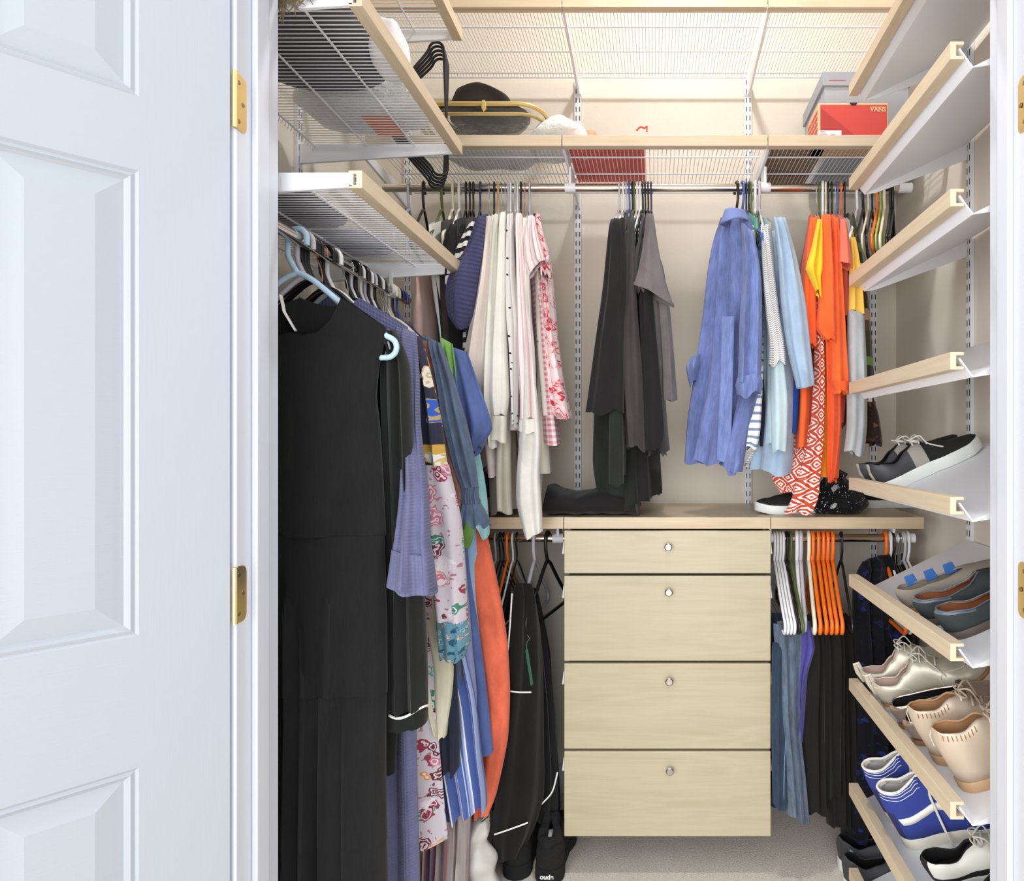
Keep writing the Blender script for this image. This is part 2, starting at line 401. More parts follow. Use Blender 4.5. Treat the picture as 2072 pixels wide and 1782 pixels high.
# ================================================================ slanted shoe shelves on the right wall
SHH=[.948,.690,.424,.129,-.133,-.398,-.684,-.972,-1.205]
SHH=[1.26+v for v in SHH]; VX=.578; TAN=math.tan(R(26.5))
def shoe_shelf(z,label):
    t=thing('shoe_shelf',label,'shelf',(XR,1.4,z),group='slanted shoe shelves on the right wall')
    m=MB(); fascia_y(m,.535,1,1.116,1.70,z); m.build('fascia',MAT['woody'],t,smooth=0,bevel=.0012)
    zz=z-.013; xe=XR-.012; rise=(xe-VX)*TAN
    top=[(.551,z+.021),(.5545,z+.021),(VX,zz+.0015),(xe,zz+rise)]; 
    m=MB(); y0,y1=1.119,1.697
    pts=[(a,y0,b) for a,b in top]+[(xe,y0,zz+rise-.002),(VX-.001,y0,zz-.001),(.5525,y0,z+.018)]
    m.prism(pts,(0,y1-y0,0))
    m.build('shelf_plate',MAT['white_metal'],t,smooth=0,bevel=.0006)
    for y in (y0,y1-.003): MB().prism([(VX,y,zz-.0005),(VX+.03,y,zz+.004),(xe,y,zz+rise-.045),(xe,y,zz+rise-.001)],(0,.003,0)).build('side_flange',MAT['white_metal'],t,smooth=0)
names=['topmost slanted shoe shelf on the right wall','second slanted shoe shelf from the top, empty','third slanted shoe shelf from the top, empty',
 'fourth slanted shoe shelf from the top, empty, just above eye level','slanted shoe shelf holding the black and white sneakers','slanted shoe shelf holding the dark loafers and grey flats',
 'slanted shoe shelf holding the silver oxfords and champagne booties','slanted shoe shelf holding the blue high-top sneakers','lowest slanted shoe shelf, just above the carpet']
for z,l in zip(SHH,names): shoe_shelf(z,l)
# ================================================================ rods
def rod_x(x0,x1,y,z,label,clips,ends=(0,1)):
    t=thing('clothes_rod',label,'rod',((x0+x1)/2,y,z))
    MB().tube([(x0,y,z),(x1,y,z)],.0125,20).build('tube',MAT['chrome'],t)
    if ends[1]: MB().tube([(x1-.028,y,z),(x1+.012,y,z)],.0150,20).build('end_cap',MAT['white_metal'],t)
    if ends[0]: MB().tube([(x0-.012,y,z),(x0+.028,y,z)],.0150,20).build('end_cap',MAT['white_metal'],t)
    for x in clips:
        m=MB().tube([(x-.017,y,z),(x+.017,y,z)],.0155,16); m.box(x-.004,x+.004,y-.012,y+.05,z+.008,z+(.062 if z>1.5 else .044))
        m.build('clip',MAT['white_metal'],t,bevel=.001)
ZR=1.26+512/1250*1.93
rod_x(-.845,.79,1.93,ZR,'chrome clothes rod under the lower row of back wall shelves',(-.262,.345))
rod_x(-.87,-.275,1.93,.957,'chrome clothes rod under the counter, left of the drawers',(-.30,),(0,0))
rod_x(.345,.80,1.93,.957,'chrome clothes rod under the counter, right of the drawers',(.36,.745))
t=thing('clothes_rod','chrome clothes rod under the lowest shelf on the left wall','rod',(-.72,1.4,1.669))
MB().tube([(-.72,1.10,1.669),(-.72,1.80,1.669)],.0125,20).build('tube',MAT['chrome'],t)
for y in (1.14,1.69):
    m=MB().tube([(-.72,y-.015,1.669),(-.72,y+.015,1.669)],.0158,16); m.box(-.724,-.716,y-.004,y+.004,1.675,1.72); m.build('clip',MAT['white_metal'],t)
m=MB().box(-.575,-.548,1.693,1.699,ZL1-.028,ZL1-.001); m.build('end_hook',MAT['white_metal'],t,bevel=.003)
# ================================================================ counter and drawers
ZCt=1.037
for a,b,l in ((-.87,-.2665,'left counter board of birch, behind the hanging white blouses'),(-.265,.3395,'middle birch counter board on top of the drawers'),(.341,.789,'right birch counter board with a ragged free end under the orange tops')):
    l=l.replace('a ragged','its')
    tag(MB().box(a,b,1.807,YB-.012,ZCt-.034,ZCt).build('counter_board',MAT['counter'],smooth=0,bevel=.0012),l,'counter','birch counter boards')
t=thing('drawer_cabinet','birch drawer cabinet with four drawers and round knobs under the middle counter','drawers',(.036,2.0,.09))
x0,x1=-.262,.338; yd=1.792
m=MB().box(x0+.012,x1-.012,yd+.02,2.19,.13,.995); m.build('frame',MAT['dark'],t,smooth=0)
def yz(y): return 1.26+(892-y)/1250*yd
for k,(a,b,ky,kx) in enumerate(((1074,1160,1105,1352),(1165,1337,1196,1353),(1342,1515,1375,1354),(1520,1692,1555,1355))):
    d=MB().box(x0,x1,yd,yd+.018,yz(b),yz(a)).build('drawer',MAT['front'],t,smooth=0,bevel=.0022)
    c=P(kx,ky,yd); MB().lathe([(.0001,-.019),(.0085,-.019),(.0115,-.0165),(.0115,-.0145),(.006,-.011),(.0045,0),(.0001,0)],(c.x,yd,c.z),24,axis='y').build('knob',MAT['nickel'],d)
    for sx_,xa in ((-1,x0),(1,x1)):
        zc=yz(a)-.05
        q=MB().prism([(xa,yd+.03,zc-.022),(xa,yd+.03,zc+.022),(xa+sx_*.006,yd+.03,zc+.015),(xa+sx_*.010,yd+.03,zc-.022)],(0,.02,0)); q.build('runner_end',MAT['white_metal'],t,smooth=0)
# ================================================================ cloth: flattened tubes of fabric lofted through chords
def resample(rings,step=.022):
    A=[r[0] for r in rings]; B=[r[1] for r in rings]; T=[Vector((r[2],0,0)) for r in rings]
    out=[]
    for i in range(len(rings)-1):
        L=((A[i+1]-A[i]).length+(B[i+1]-B[i]).length)/2; n=max(1,int(round(L/step)))
        def cr(S,t):
            p0=S[max(0,i-1)]; p1=S[i]; p2=S[i+1]; p3=S[min(len(S)-1,i+2)]
            q=.5*((2*p1)+(p2-p0)*t+(2*p0-5*p1+4*p2-p3)*t*t+(3*p1-p0-3*p2+p3)*t**3)
            return p1.lerp(p2,t)*.35+q*.65
        for k in range(n): out.append((cr(A,k/n),cr(B,k/n),cr(T,k/n).x))
    out.append((A[-1],B[-1],T[-1].x)); return out
def cloth(name,mat,rings,parent=None,th=.03,fold=(2.5,.008),seed=0,top=None,cap=False,N=36,grow=.10,hemwave=.006,topth=.4,lip=True,step=.022,d0=0):
    dist=d0; rnd=random.Random(seed); R3=[(Vector(r[0]),Vector(r[1]),(r[2] if len(r)>2 else th)) for r in rings]
    lv=resample(R3,step); m=MB(); n=len(lv); vs=[]; W0=sum((b-a).length for a,b,_ in lv)/len(lv); uvd=[]
    ph=rnd.random()*6.28; ph2=rnd.random()*6.28; ph3=rnd.random()*6.28; fn,fa=fold; nrm0=None
    for j,(A,B,t_) in enumerate(lv):
        if j: dist+=((A-lv[j-1][0]).length+(B-lv[j-1][1]).length)/2
        c=B-A; h=Vector((c.x,c.y,0)); 
        if h.length<1e-4: h=Vector((1,0,0))
        nn=Vector((h.y,-h.x,0)).normalized()
        g=min(1,dist/.18)**.8 if not cap else 1
        tg=(topth+(1-topth)*min(1,(dist-d0)/max(grow,.001))) if top is not None or not cap else min(1,.25+(dist-d0)/.03)
        gg=.15+.85*g
        for k in range(N):
            a=2*PI*k/N; v=.5-.5*math.cos(a); sgn=math.copysign(1,math.sin(a)) if abs(math.sin(a))>1e-6 else 0
            tt=t_*.5*abs(math.sin(a))**.7*sgn*tg
            wob=math.sin(2*PI*fn*v+ph+.5*math.sin(dist*4+ph2))+.45*math.sin(2*PI*fn*2.1*v+ph2+dist*2.2)+.3*math.sin(dist*9+v*5+ph3)
            off=fa*gg*wob; tt*=1+.35*gg*math.sin(2*PI*fn*1.7*v+ph3+(1.3 if sgn>0 else 0)+dist*1.5)
            if fa>0: tt+=sgn*fa*.35*gg*math.sin(2*PI*fn*3.1*v+ph*2+dist*5)*abs(math.sin(a))
            p=A+c*v+nn*(tt+off)
            if top is not None:
                hump,nw,df,db=top; x=abs(2*v-1); e=math.exp(-dist/.10)
                z=hump*(1-x**1.15)
                if x<nw: z-=(df if sgn>=0 else db)*(1-(x/nw)**2)**.6
                p.z+=z*e
            if j>n-4 and hemwave: p.z+=hemwave*(math.sin(2*PI*fn*v+ph2)+.5*math.sin(11*v+ph))*(j-(n-4))/3
            vs.append(p); uvd.append((v*W0+(0 if sgn>=0 else 1.37)*1,dist))
    if lip:
        A,B,t_=lv[-1]; cen=(A+B)/2
        for k in range(N):
            p=vs[(n-1)*N+k]; v=.5-.5*math.cos(2*PI*k/N); q=A+(B-A)*v; vs.append(p*.82+Vector((q.x,q.y,p.z))*.18+Vector((0,0,.008))); uvd.append((uvd[(n-1)*N+k][0],dist+.01))
        n+=1
    fs=[];us=[]
    for j in range(n-1):
        for k in range(N):
            q=(j*N+k,j*N+(k+1)%N,(j+1)*N+(k+1)%N,(j+1)*N+k); fs.append(q)
            u=[list(uvd[x]) for x in q]
            mx=max(a[0] for a in u)
            for a in u:
                if mx>=1.2 and a[0]<1.0: a[0]+=1.37
            us.append(u)
    m.add(vs,fs,0,us)
    if cap: m.add([],[tuple(range(N))],0,[[uvd[k] for k in range(N)]])
    m.f=[f for f in m.f]
    return m.build(name,mat,parent,smooth=75)
# the fix for the cap face indices: add() offsets by the vertex count, so caps are written directly
_add=MB.add
def _add2(s,vs,fs,mi=0,uvs=None):
    if len(vs)==0:
        for i,f in enumerate(fs):
            if uvs is not None: s.uv[len(s.f)]=uvs[i]
            s.f.append(tuple(f)); s.m.append(mi)
        return s
    return _add(s,vs,fs,mi,uvs)
MB.add=_add2
# ---- ring helpers ------------------------------------------------
def LR(Y,rows,th=None):          # garment in a plane facing the doorway: rows (xl,yl,xr,yr[,th]) in pixels at depth Y
    out=[]
    for r in rows:
        a=[P(r[0],r[1],Y),P(r[2],r[3],Y)]
        if len(r)>4: a.append(r[4])
        elif th: a.append(th)
        out.append(tuple(a))
    return out
def NB(rows,Yn=1.745,L=.35,dx=0.0,th=None):     # garment seen edge-on: rows (x,y[,th]) of its near edge in pixels
    out=[]
    for r in rows:
        a=P(r[0],r[1],Yn); b=a+Vector((dx,L,0)); q=[a,b]
        if len(r)>2: q.append(r[2])
        elif th: q.append(th)
        out.append(tuple(q))
    return out
def OB(rows,Yl,Yr):              # oblique garment: rows (xl,yl,xr,yr[,th]); left edge at depth Yl, right edge at Yr
    out=[]
    for r in rows:
        a=P(r[0],r[1],Yl); b=P(r[2],r[3],Yr); b.z=b.z*1; q=[a,b]
        if len(r)>4: q.append(r[4])
        out.append(tuple(q))
    return out
def LB(Y,pts,z0=1.545,xs=-.72,mirror=True,th=.035):  # left rod garment from its right outline
    out=[]
    for x,y in pts:
        b=P(x,y,Y); xl=max(XL+.03,2*xs-b.x); out.append((Vector((xl,Y,b.z)),b,th))
    return out
_seed=[10]
def garment(name,label,cat,pieces,group=None):
    """pieces: list of (part name, material, rings, options); one piece alone becomes a single mesh"""
    _seed[0]+=7; sd=_seed[0]
    if len(pieces)==1:
        pn,mat,rings,o=pieces[0]; ob=cloth(name,mat,rings,None,seed=sd,**o); return tag(ob,label,cat,group)
    r0=pieces[0][2]; b=(Vector(r0[-1][0])+Vector(r0[-1][1]))/2
    t=thing(name,label,cat,b,group=group); made={}
    for i,(pn,mat,rings,o) in enumerate(pieces):
        o=dict(o); par=made.get(o.pop('under',None),t); made.setdefault(pn,cloth(pn,mat,rings,par,seed=sd+i*3,**o)) if pn not in made else cloth(pn,mat,rings,par,seed=sd+i*3,**o)
    return t
# ---- hangers ------------------------------------------------------
_hm={}
def hanger_mesh(kind):
    if kind in _hm: return _hm[kind]
    r={'tube':.0042,'thick':.0058,'slim':.0030,'wire':.0014,'velvet':.0028}[kind]; rr=.0135+r
    if kind=='wire': drop,w,hh=.085,.20,.10
    elif kind=='velvet': drop,w,hh=.085,.185,.10
    else: drop,w,hh=.070,.20,.115
    m=MB()
    hook=[(rr*1.0,0,-.012)]+[(rr*math.cos(a),0,rr*math.sin(a)) for a in [R(v) for v in range(0,200,20)]]+[(-rr*.8,0,-.016),(-.004,0,-.034),(0,0,-.05),(0,0,-drop)]
    if kind=='thick' or kind=='tube': hook=[(rr,0,-.014)]+[(rr*math.cos(a),0,rr*math.sin(a)) for a in [R(v) for v in range(0,190,18)]]+[(-rr,0,-.02),(-rr*.9,0,-.040),(0,0,-drop)]
    m.tube(crom([Vector(p) for p in hook],2),r,8)
    sh=[(0,0,-drop),(.03,0,-drop-.014),(.10,0,-drop-.070),(w-.03,0,-drop-.121)]+[(w-.018+.018*math.sin(a),0,-drop-.150+.020*math.cos(a)) for a in [R(v) for v in (20,55,90,125,160,180)]]+[(w-.05,0,-drop-.171)]
    loop=[Vector(p) for p in sh]+[Vector((-p[0],0,p[2])) for p in sh[::-1][:-1]]
    cl=crom(loop+[loop[0]],3)[:-1]
    m.tube(cl,r,8,closed=True,flat=1 if kind!='velvet' else 1.4)
    _hm[kind]=m; return m
HM={'black':plain('black_plastic',(24,23,23),.3),'white':plain('white_plastic',(236,236,238),.35),'grey':plain('pale_grey_plastic',(196,192,200),.35),
 'lblue':plain('pale_blue_plastic',(178,206,226),.35),'blue':plain('blue_plastic',(74,96,170),.35),'orange':plain('orange_plastic',(244,116,30),.35),
 'green':plain('olive_green_plastic',(88,104,52),.35),'lime':plain('lime_green_plastic',(170,200,80),.35),'cream':plain('cream_plastic',(236,228,200),.4),'steel':plain('steel_wire',(190,190,195),.25,1),
 'copper':plain('copper_wire',(214,150,130),.25,1),'wood':plain('light_wood_hook',(206,176,128),.4),'navy':plain('navy_plastic',(40,44,90),.35)}
_hc={}
def hanger(kind,colr,loc,rz,label,group):
    key=(kind,colr)
    if key not in _hc:
        o=hanger_mesh(kind).build('clothes_hanger',HM[colr],smooth=60,local=True); _hc[key]=o
    else:
        o=_hc[key].copy(); col.objects.link(o)
    o.location=loc; o.rotation_euler=rz if isinstance(rz,tuple) else (0,0,rz); return tag(o,label,'hanger',group)
CN={'black':'black plastic','white':'white plastic','grey':'pale grey plastic','lblue':'pale blue plastic','blue':'blue plastic','orange':'orange plastic','green':'olive green plastic','lime':'lime green plastic','cream':'cream plastic','steel':'thin steel wire','copper':'thin copper wire','wood':'light wooden','navy':'navy plastic'}
def back_hangers(specs,where,Z=ZR,Y=1.93,tw=0,kind='tube'):
    from collections import Counter
    cnt=Counter(s[1] for s in specs)
    for s in specs:
        px,c=s[0],s[1]; k=s[2] if len(s)>2 else ('wire' if c in('steel','copper') else 'slim'); tt=s[3] if len(s)>3 else tw
        x=(px-CX)/F*Y; lab=f'{CN[c]} hanger {where}' if cnt[c]==1 else f'{CN[c]} hanger, one of several {where}'
        hanger(k,c,(x,Y,Z),R(90+tt),lab,None if cnt[c]==1 else f'{CN[c]} hangers {where}')
back_hangers([(828,'grey','tube'),(858,'black','tube'),(895,'green','tube'),(917,'cream','tube'),(930,'white','tube')],'at the left end of the upper back rod',tw=10)
back_hangers([(943,'black'),(951,'black'),(958,'black'),(972,'navy')],'carrying the dark tops at left',tw=12)
back_hangers([(990,'steel'),(1000,'black'),(1008,'wood'),(1015,'steel'),(1022,'steel'),(1028,'grey'),(1033,'white'),(1042,'grey'),(1047,'white'),(1054,'black'),(1062,'copper'),(1071,'grey')],'carrying the white and pink blouses',tw=13)
back_hangers([(1254,'grey'),(1262,'white'),(1268,'grey'),(1274,'blue'),(1280,'black'),(1284,'green'),(1290,'white'),(1296,'white'),(1301,'black'),(1306,'black'),(1312,'black'),(1318,'navy')],'carrying the black tops',tw=-5)
back_hangers([(1490,'black','tube',10),(1502,'blue','tube',8),(1510,'black'),(1515,'black'),(1520,'green'),(1529,'white','tube',-12),(1536,'grey','tube',-5)],'carrying the blue and striped shirts',tw=-6)
back_hangers([(1652,'steel'),(1658,'green'),(1665,'white','tube'),(1671,'cream'),(1676,'black'),(1683,'black'),(1690,'steel'),(1695,'blue'),(1702,'orange'),(1709,'black')],'carrying the orange and yellow tops',tw=-16)
back_hangers([(1735,'white','tube'),(1747,'black','tube'),(1757,'cream'),(1765,'black'),(1775,'orange','tube'),(1782,'lime'),(1790,'cream','tube'),(1802,'black','tube'),(1807,'black','tube')],'at the right end of the upper back rod',tw=-24)
# left rod
for px,c,k in ((602,'lblue','thick'),(618,'grey','thick'),(627,'black','tube'),(632,'black','tube'),(638,'black','tube'),(652,'copper','wire'),(662,'black','tube'),(668,'black','tube'),(676,'white','thick'),
    (704,'steel','wire'),(716,'black','thick'),(724,'white','tube'),(733,'black','thick'),(742,'white','tube'),(750,'grey','tube'),(757,'black','tube'),(764,'white','tube'),(770,'black','tube'),(776,'steel','wire'),(780,'steel','wire'),(784,'steel','wire'),
    (792,'cream','tube'),(798,'cream','tube'),(806,'navy','tube'),(814,'blue','tube')):
    Y=.72*1250/(1324-px); same={'black','white','grey','steel','cream'}
    if c=='lblue': l,g='pale blue tubular hanger carrying the long black dress nearest the doorway',None
    elif c=='grey' and px<700: l,g='pale grey hanger directly behind the pale blue one',None
    elif px<700 and c=='black': l,g='black plastic hanger in the front cluster on the left wall rod','black hangers in the front cluster on the left rod'
    elif px==676: l,g='single white hanger behind the front cluster of black ones on the left rod',None
    elif px==704: l,g='lone steel wire hanger between two clusters on the left rod',None
    elif c in same: l,g=f'{CN[c]} hanger, one of several in the rear cluster on the left rod',f'{CN[c]} hangers in the rear cluster on the left rod'
    else: l,g=f'{CN[c]} hanger on the left wall rod','' 
    _last=hanger(k,c,(-.72,Y,1.669),R(random.Random(px).uniform(-7,7)) if px!=602 else 0,l,g or None); _last.scale=(1,1,1) if px==602 else (.86,1,1)
# lower rods
back_hangers([(1003,'grey'),(1012,'black'),(1019,'black'),(1028,'orange','tube'),(1038,'white'),(1046,'black')],'under the counter left of the drawers',Z=.957)
def obl(px,c,rz,lab): hanger('thick',c,((px-CX)/F*1.93,1.93,.957),R(rz),lab,None)
obl(1082,'grey',86,'pale grey hanger turned sideways beside the empty black one'); obl(1108,'black',79,'empty black tubular hanger turned sideways left of the drawers')
back_hangers([(1566,'white','tube'),(1572,'white','tube'),(1578,'white','tube'),(1584,'white','tube'),(1592,'black','tube'),(1599,'green','tube')],'beside the drawers on the lower right rod',Z=.957,tw=-2)
back_hangers([(1612,'white','thick'),(1620,'grey','thick'),(1636,'cream','thick')],'carrying the purple trousers on the lower right rod',Z=.957,tw=-9)
back_hangers([(1644,'orange','thick'),(1655,'orange','thick'),(1665,'orange','thick'),(1674,'orange','thick'),(1684,'orange','thick'),(1702,'black','tube')],'carrying the black trousers on the lower right rod',Z=.957,tw=-8)
back_hangers([(1790,'orange','thick'),(1800,'white','tube'),(1806,'black','tube'),(1812,'steel'),(1817,'steel'),(1821,'steel'),(1828,'grey','tube'),(1836,'white','tube')],'at the right end of the lower right rod',Z=.957,tw=-4)
# ================================================================ garments on the left wall rod (planes face the doorway)
M={}
M['black']=fabric('black_jersey',(26,25,25),.16,.5,1)
M['black2']=fabric('black_satin',(25,27,25),.14,.6,.4)
M['slate']=fabric('slate_blue_gauze',(104,105,138),.10,.7,1,gauze=900)
M['denim']=fabric('mid_blue_denim',(78,92,114),.20,.7)
M['blue']=fabric('royal_blue_linen',(80,96,146),.14,.6)
M['coral']=fabric('coral_linen',(233,110,80),.13,.7)
M['green']=fabric('fresh_green_jersey',(120,166,82),.12,.4)
M['brownknit']=fabric('brown_rib_knit',(130,88,78),.22,.8,3)
M['teal']=fabric('pale_teal_cotton',(150,196,200),.08,.4)
M['lightblue']=fabric('light_blue_cotton',(146,184,214),.08,.4)
M['khaki']=fabric('cream_twill',(214,208,184),.07,.4)
M['navy']=fabric('dark_navy_cotton',(28,32,52),.12,.4)
M['vio']=fabric('violet_blue_linen',(128,136,178),.16,.6)
M['floralw']=floral('mauve_white_peony_print',(206,196,204),[(110,52,66),(206,124,146),(96,168,160),(226,214,222),(150,60,80),(226,150,80),(70,130,110)],23,5.5,.46,(236,228,232),(170,120,130))
M['floraln']=floral('navy_print_with_gold',(42,42,62),[(230,226,220),(50,92,190),(90,160,120),(42,42,62),(42,42,62),(200,160,70)],15,5,.36,(205,170,70))
M['tiny']=floral('small_teal_blossom_print',(96,140,156),[(150,190,200),(60,110,140),(200,180,170),(44,84,110)],60,5,.42,(30,70,90))
M['blus']=stripes('blue_white_woven_stripe',[(0,(84,104,168)),(.3,(210,216,232)),(.38,(96,120,186)),(.55,(40,46,90)),(.6,(150,166,212)),(.82,(236,238,242)),(.9,(84,104,168))],.034,0,.6)
M['multi']=None
t=NT('smeared_multicolour_stripe_viscose'); co=t.coord('UV',(16,.6,1)); n=t.noise(co,1.6,3,.5,.4)
t.color(t.ramp(n,[(.28,(60,64,96)),(.38,(110,112,160)),(.45,(150,104,90)),(.52,(196,188,188)),(.6,(120,70,56)),(.68,(96,104,150)),(.78,(150,170,190))])); fab_finish(t,.5); M['multi']=t.m
M['bwthin']=stripes('thin_black_white_stripe',[(0,(30,30,30)),(.6,(225,222,215))],.008,1)
M['white']=fabric('white_poplin',(236,234,230),.04,.5)
M['pipe']=plain('white_piping_cord',(244,244,240),.6)
M['greybag']=plain('frosted_white_plastic',(214,212,206),.4,bump=(12,.5,.01))
TP=(.085,.42,.075,.02)
def bodytop(Y,xr=-.53,z=1.545,th=.03):  # plain shoulders on a hanger at depth Y
    return [(Vector((-.91,Y,z-.02)),Vector((xr,Y,z-.02)),.02),(Vector((-.915,Y,z-.10)),Vector((xr,Y,z-.10)),th)]
# 1 long black sleeveless dress
Y=1.243
rg=[(Vector((-.905,Y,P(0,664,Y).z)),P(782,664,Y),.036),(Vector((-.905,Y,P(0,690,Y).z)),P(778,690,Y),.03)]
for x,y in ((766,740),(760,800),(766,860),(772,960),(778,1084)): rg.append((Vector((-1.44-P(x,y,Y).x,Y,P(x,y,Y).z)),P(x,y,Y),.045))
t=thing('long_dress','long black sleeveless tiered dress on the pale blue hanger, nearest the doorway','dress',(-.72,Y,.3))
cloth('bodice',M['black'],rg,t,fold=(1.6,.004),seed=3,top=(.115,.50,.125,.05),topth=.9,hemwave=0,N=44)
prev=(1088,779,.050,0)
for k,(yb,xb,tb) in enumerate(((1402,782,.060),(1702,780,.070),(1900,782,.075))):
    ya,xa,ta,dd=prev; q=lambda x,y,h:(Vector((-1.44-P(x,y,Y).x,Y,P(0,y,Y).z)),P(x,y,Y),h)
    cloth('skirt_tier',M['black'],[q(xa-2,ya-6,ta-.004),q(xb-1,(ya+yb)/2,(ta+tb)/2),q(xb,yb,tb)],t,fold=(5,.0045+.001*k),seed=5,topth=1,N=64,hemwave=0,d0=dd)
    prev=(yb,xb,tb,dd+(yb-ya)/1250*Y)
MB().tube([P(585,596,Y+.0)+Vector((-.02,.006,.0)),P(583,630,Y)+Vector((-.01,.004,0)),P(592,668,Y)+Vector((0,.012,0))],.0065,6,flat=.25).build('hanging_loop',M['white'],t)
# 2 black satin robe with white piped cuff
Y=1.30
def rgl(Y,rows,xl=-.91,th=.04): return [(Vector((xl if len(r)<3 else P(r[2],r[1],Y).x,Y,P(r[0],r[1],Y).z)),P(r[0],r[1],Y),(r[3] if len(r)>3 else th)) for r in rows]
piece_sleeve=LR(Y-.01,[(770,668,800,668,.03),(772,740,826,735,.045),(776,850,832,850,.05),(780,1000,838,1000,.05),(780,1180,856,1180,.055),(780,1300,862,1300,.06),(784,1440,864,1425,.06)])
g=garment('satin_robe','long black satin robe with white piping on its cuff, second garment from the doorway','robe',[
 ('body',M['black2'],rgl(Y+.02,[(800,690),(812,760),(815,1000),(812,1300),(800,1560)]),dict(top=TP,fold=(3,.007))),
 ('sleeve',M['black2'],piece_sleeve,dict(cap=True,fold=(1.5,.005),hemwave=.001,N=32)),
 ('cuff',M['black2'],LR(Y-.01,[(785,1441,864,1427,.062),(788,1472,862,1462,.064)]),dict(topth=1,fold=(1.5,.004),hemwave=0))],None)
a,b=P(785,1441,Y-.01),P(864,1427,Y-.01); cen=(a+b)/2
MB().tube([cen+(b-a)*.5*math.cos(v)+Vector((0,.034*math.sin(v),-.004*math.sin(3*v))) for v in [2*PI*i/28 for i in range(28)]],.0025,6,closed=True).build('piping',M['pipe'],g)
# 3 slate blue gauze dress
Y=1.37
garment('gauze_dress','slate blue gauze dress with wide turned-up sleeve hem','dress',[
 ('body',M['slate'],rgl(Y+.01,[(826,662),(834,720),(836,900),(840,1200),(846,1460),(850,1900)],th=.06),dict(top=(.10,.40,.06,.02),fold=(3.5,.010),N=44)),
 ('sleeve',M['slate'],[(P(800,660,Y-.01),P(840,672,Y-.01),.035),(P(812,760,Y-.03),P(846,760,Y-.03),.04),(P(815,860,1.33),P(848,860,1.33),.045),(P(810,1000,1.27),P(864,1000,1.27),.05),(P(800,1090,1.235),P(868,1100,1.235),.06),(P(797,1108,1.225),P(872,1122,1.225),.062),(P(790,1176,1.215),P(880,1196,1.215),.075)],dict(cap=True,fold=(1.2,.005),hemwave=.004)),
 ('sleeve_hem',M['slate'],[(P(797,1108,1.225),P(872,1122,1.225),.068),(P(789,1182,1.215),P(881,1204,1.215),.082)],dict(topth=1,fold=(1.2,.005),hemwave=.003,step=.012))])
# 4 floral robe
Y=1.45
garment('floral_robe','floral robe with navy yoke, mauve peony print and teal blossom cuff','robe',[
 ('body',M['floralw'],rgl(Y+.02,[(848,690),(858,760),(862,1000),(880,1340),(886,1500),(898,1640),(905,1700)],th=.05),dict(top=TP,fold=(3,.008),hemwave=.012)),
 ('upper_sleeve',M['floraln'],LR(Y-.02,[(830,672,852,682,.03),(846,760,874,765,.045),(852,850,892,850,.05),(858,942,906,942,.055)]),dict(cap=True,fold=(1,.004),hemwave=0)),
 ('lower_sleeve',M['floralw'],LR(Y-.02,[(858,940,906,940,.055),(864,1050,930,1050,.06),(872,1150,938,1150,.06),(884,1250,944,1256,.06)]),dict(topth=1,fold=(1,.004),hemwave=0)),
 ('cuff',M['tiny'],LR(Y-.02,[(885,1250,945,1254,.064),(891,1308,949,1304,.066),(893,1330,938,1334,.05)]),dict(topth=1,fold=(1.4,.005),hemwave=.003))])
# 5 denim shirt
Y=1.53
garment('denim_shirt','blue denim blouse with a gathered frilled cuff','shirt',[
 ('body',M['denim'],rgl(Y+.02,[(884,700),(900,780),(915,1000),(925,1200),(940,1445)],th=.045),dict(top=TP,fold=(3,.007))),
 ('sleeve',M['denim'],LR(Y-.03,[(862,680,892,694,.035),(880,760,917,762,.045),(892,850,943,850,.06),(914,940,963,940,.06),(932,986,968,984,.045)]),dict(cap=True,fold=(2,.005),hemwave=0)),
 ('gathered_band',M['denim'],LR(Y-.03,[(932,985,968,984,.04),(930,1002,968,1002,.038),(931,1018,972,1018,.044)]),dict(topth=1,fold=(9,.0022),hemwave=0,N=72,step=.006)),
 ('cuff_frill',M['denim'],LR(Y-.03,[(931,1018,972,1018,.044),(926,1042,984,1042,.07),(922,1062,990,1060,.085)]),dict(topth=1,fold=(3.5,.008),N=56,hemwave=.008,step=.012))])
# 6..
garment('knit_cardigan','brown rib knit cardigan showing between floral and denim sleeves','cardigan',[('s',M['brownknit'],LR(1.49,[(850,690,872,690,.02),(862,800,892,800,.03),(880,930,918,930,.05),(893,1000,936,1000,.05),(895,1080,930,1080,.045)]),dict(cap=True,fold=(1,.003)))])
Y=1.60
garment('green_top','fresh green top whose hem shows below the denim cuff','top',[
 ('body',M['green'],rgl(Y,[(912,720),(926,770),(928,860),(938,1000),(962,1062),(950,1102)],xl=-.88,th=.03),dict(top=TP,fold=(2.5,.006),hemwave=.012)),
 ('sleeve',M['green'],LR(Y-.02,[(892,682,916,696,.03),(905,760,925,762,.035),(912,850,928,860,.035)]),dict(cap=True,fold=(1,.003)))])
Y=1.63
garment('linen_shirt','royal blue linen shirt with wide short sleeve and long tail','shirt',[
 ('body',M['blue'],rgl(Y+.02,[(930,720),(940,800),(945,1000),(952,1150),(975,1300),(990,1420),(1000,1516)],xl=-.90,th=.05),dict(top=TP,fold=(3,.008))),
 ('sleeve',M['blue'],LR(Y-.03,[(908,700,946,712,.03),(920,760,966,770,.05),(930,820,986,826,.07),(936,868,996,868,.08),(944,930,972,905,.06)]),dict(cap=True,fold=(1,.006)))])
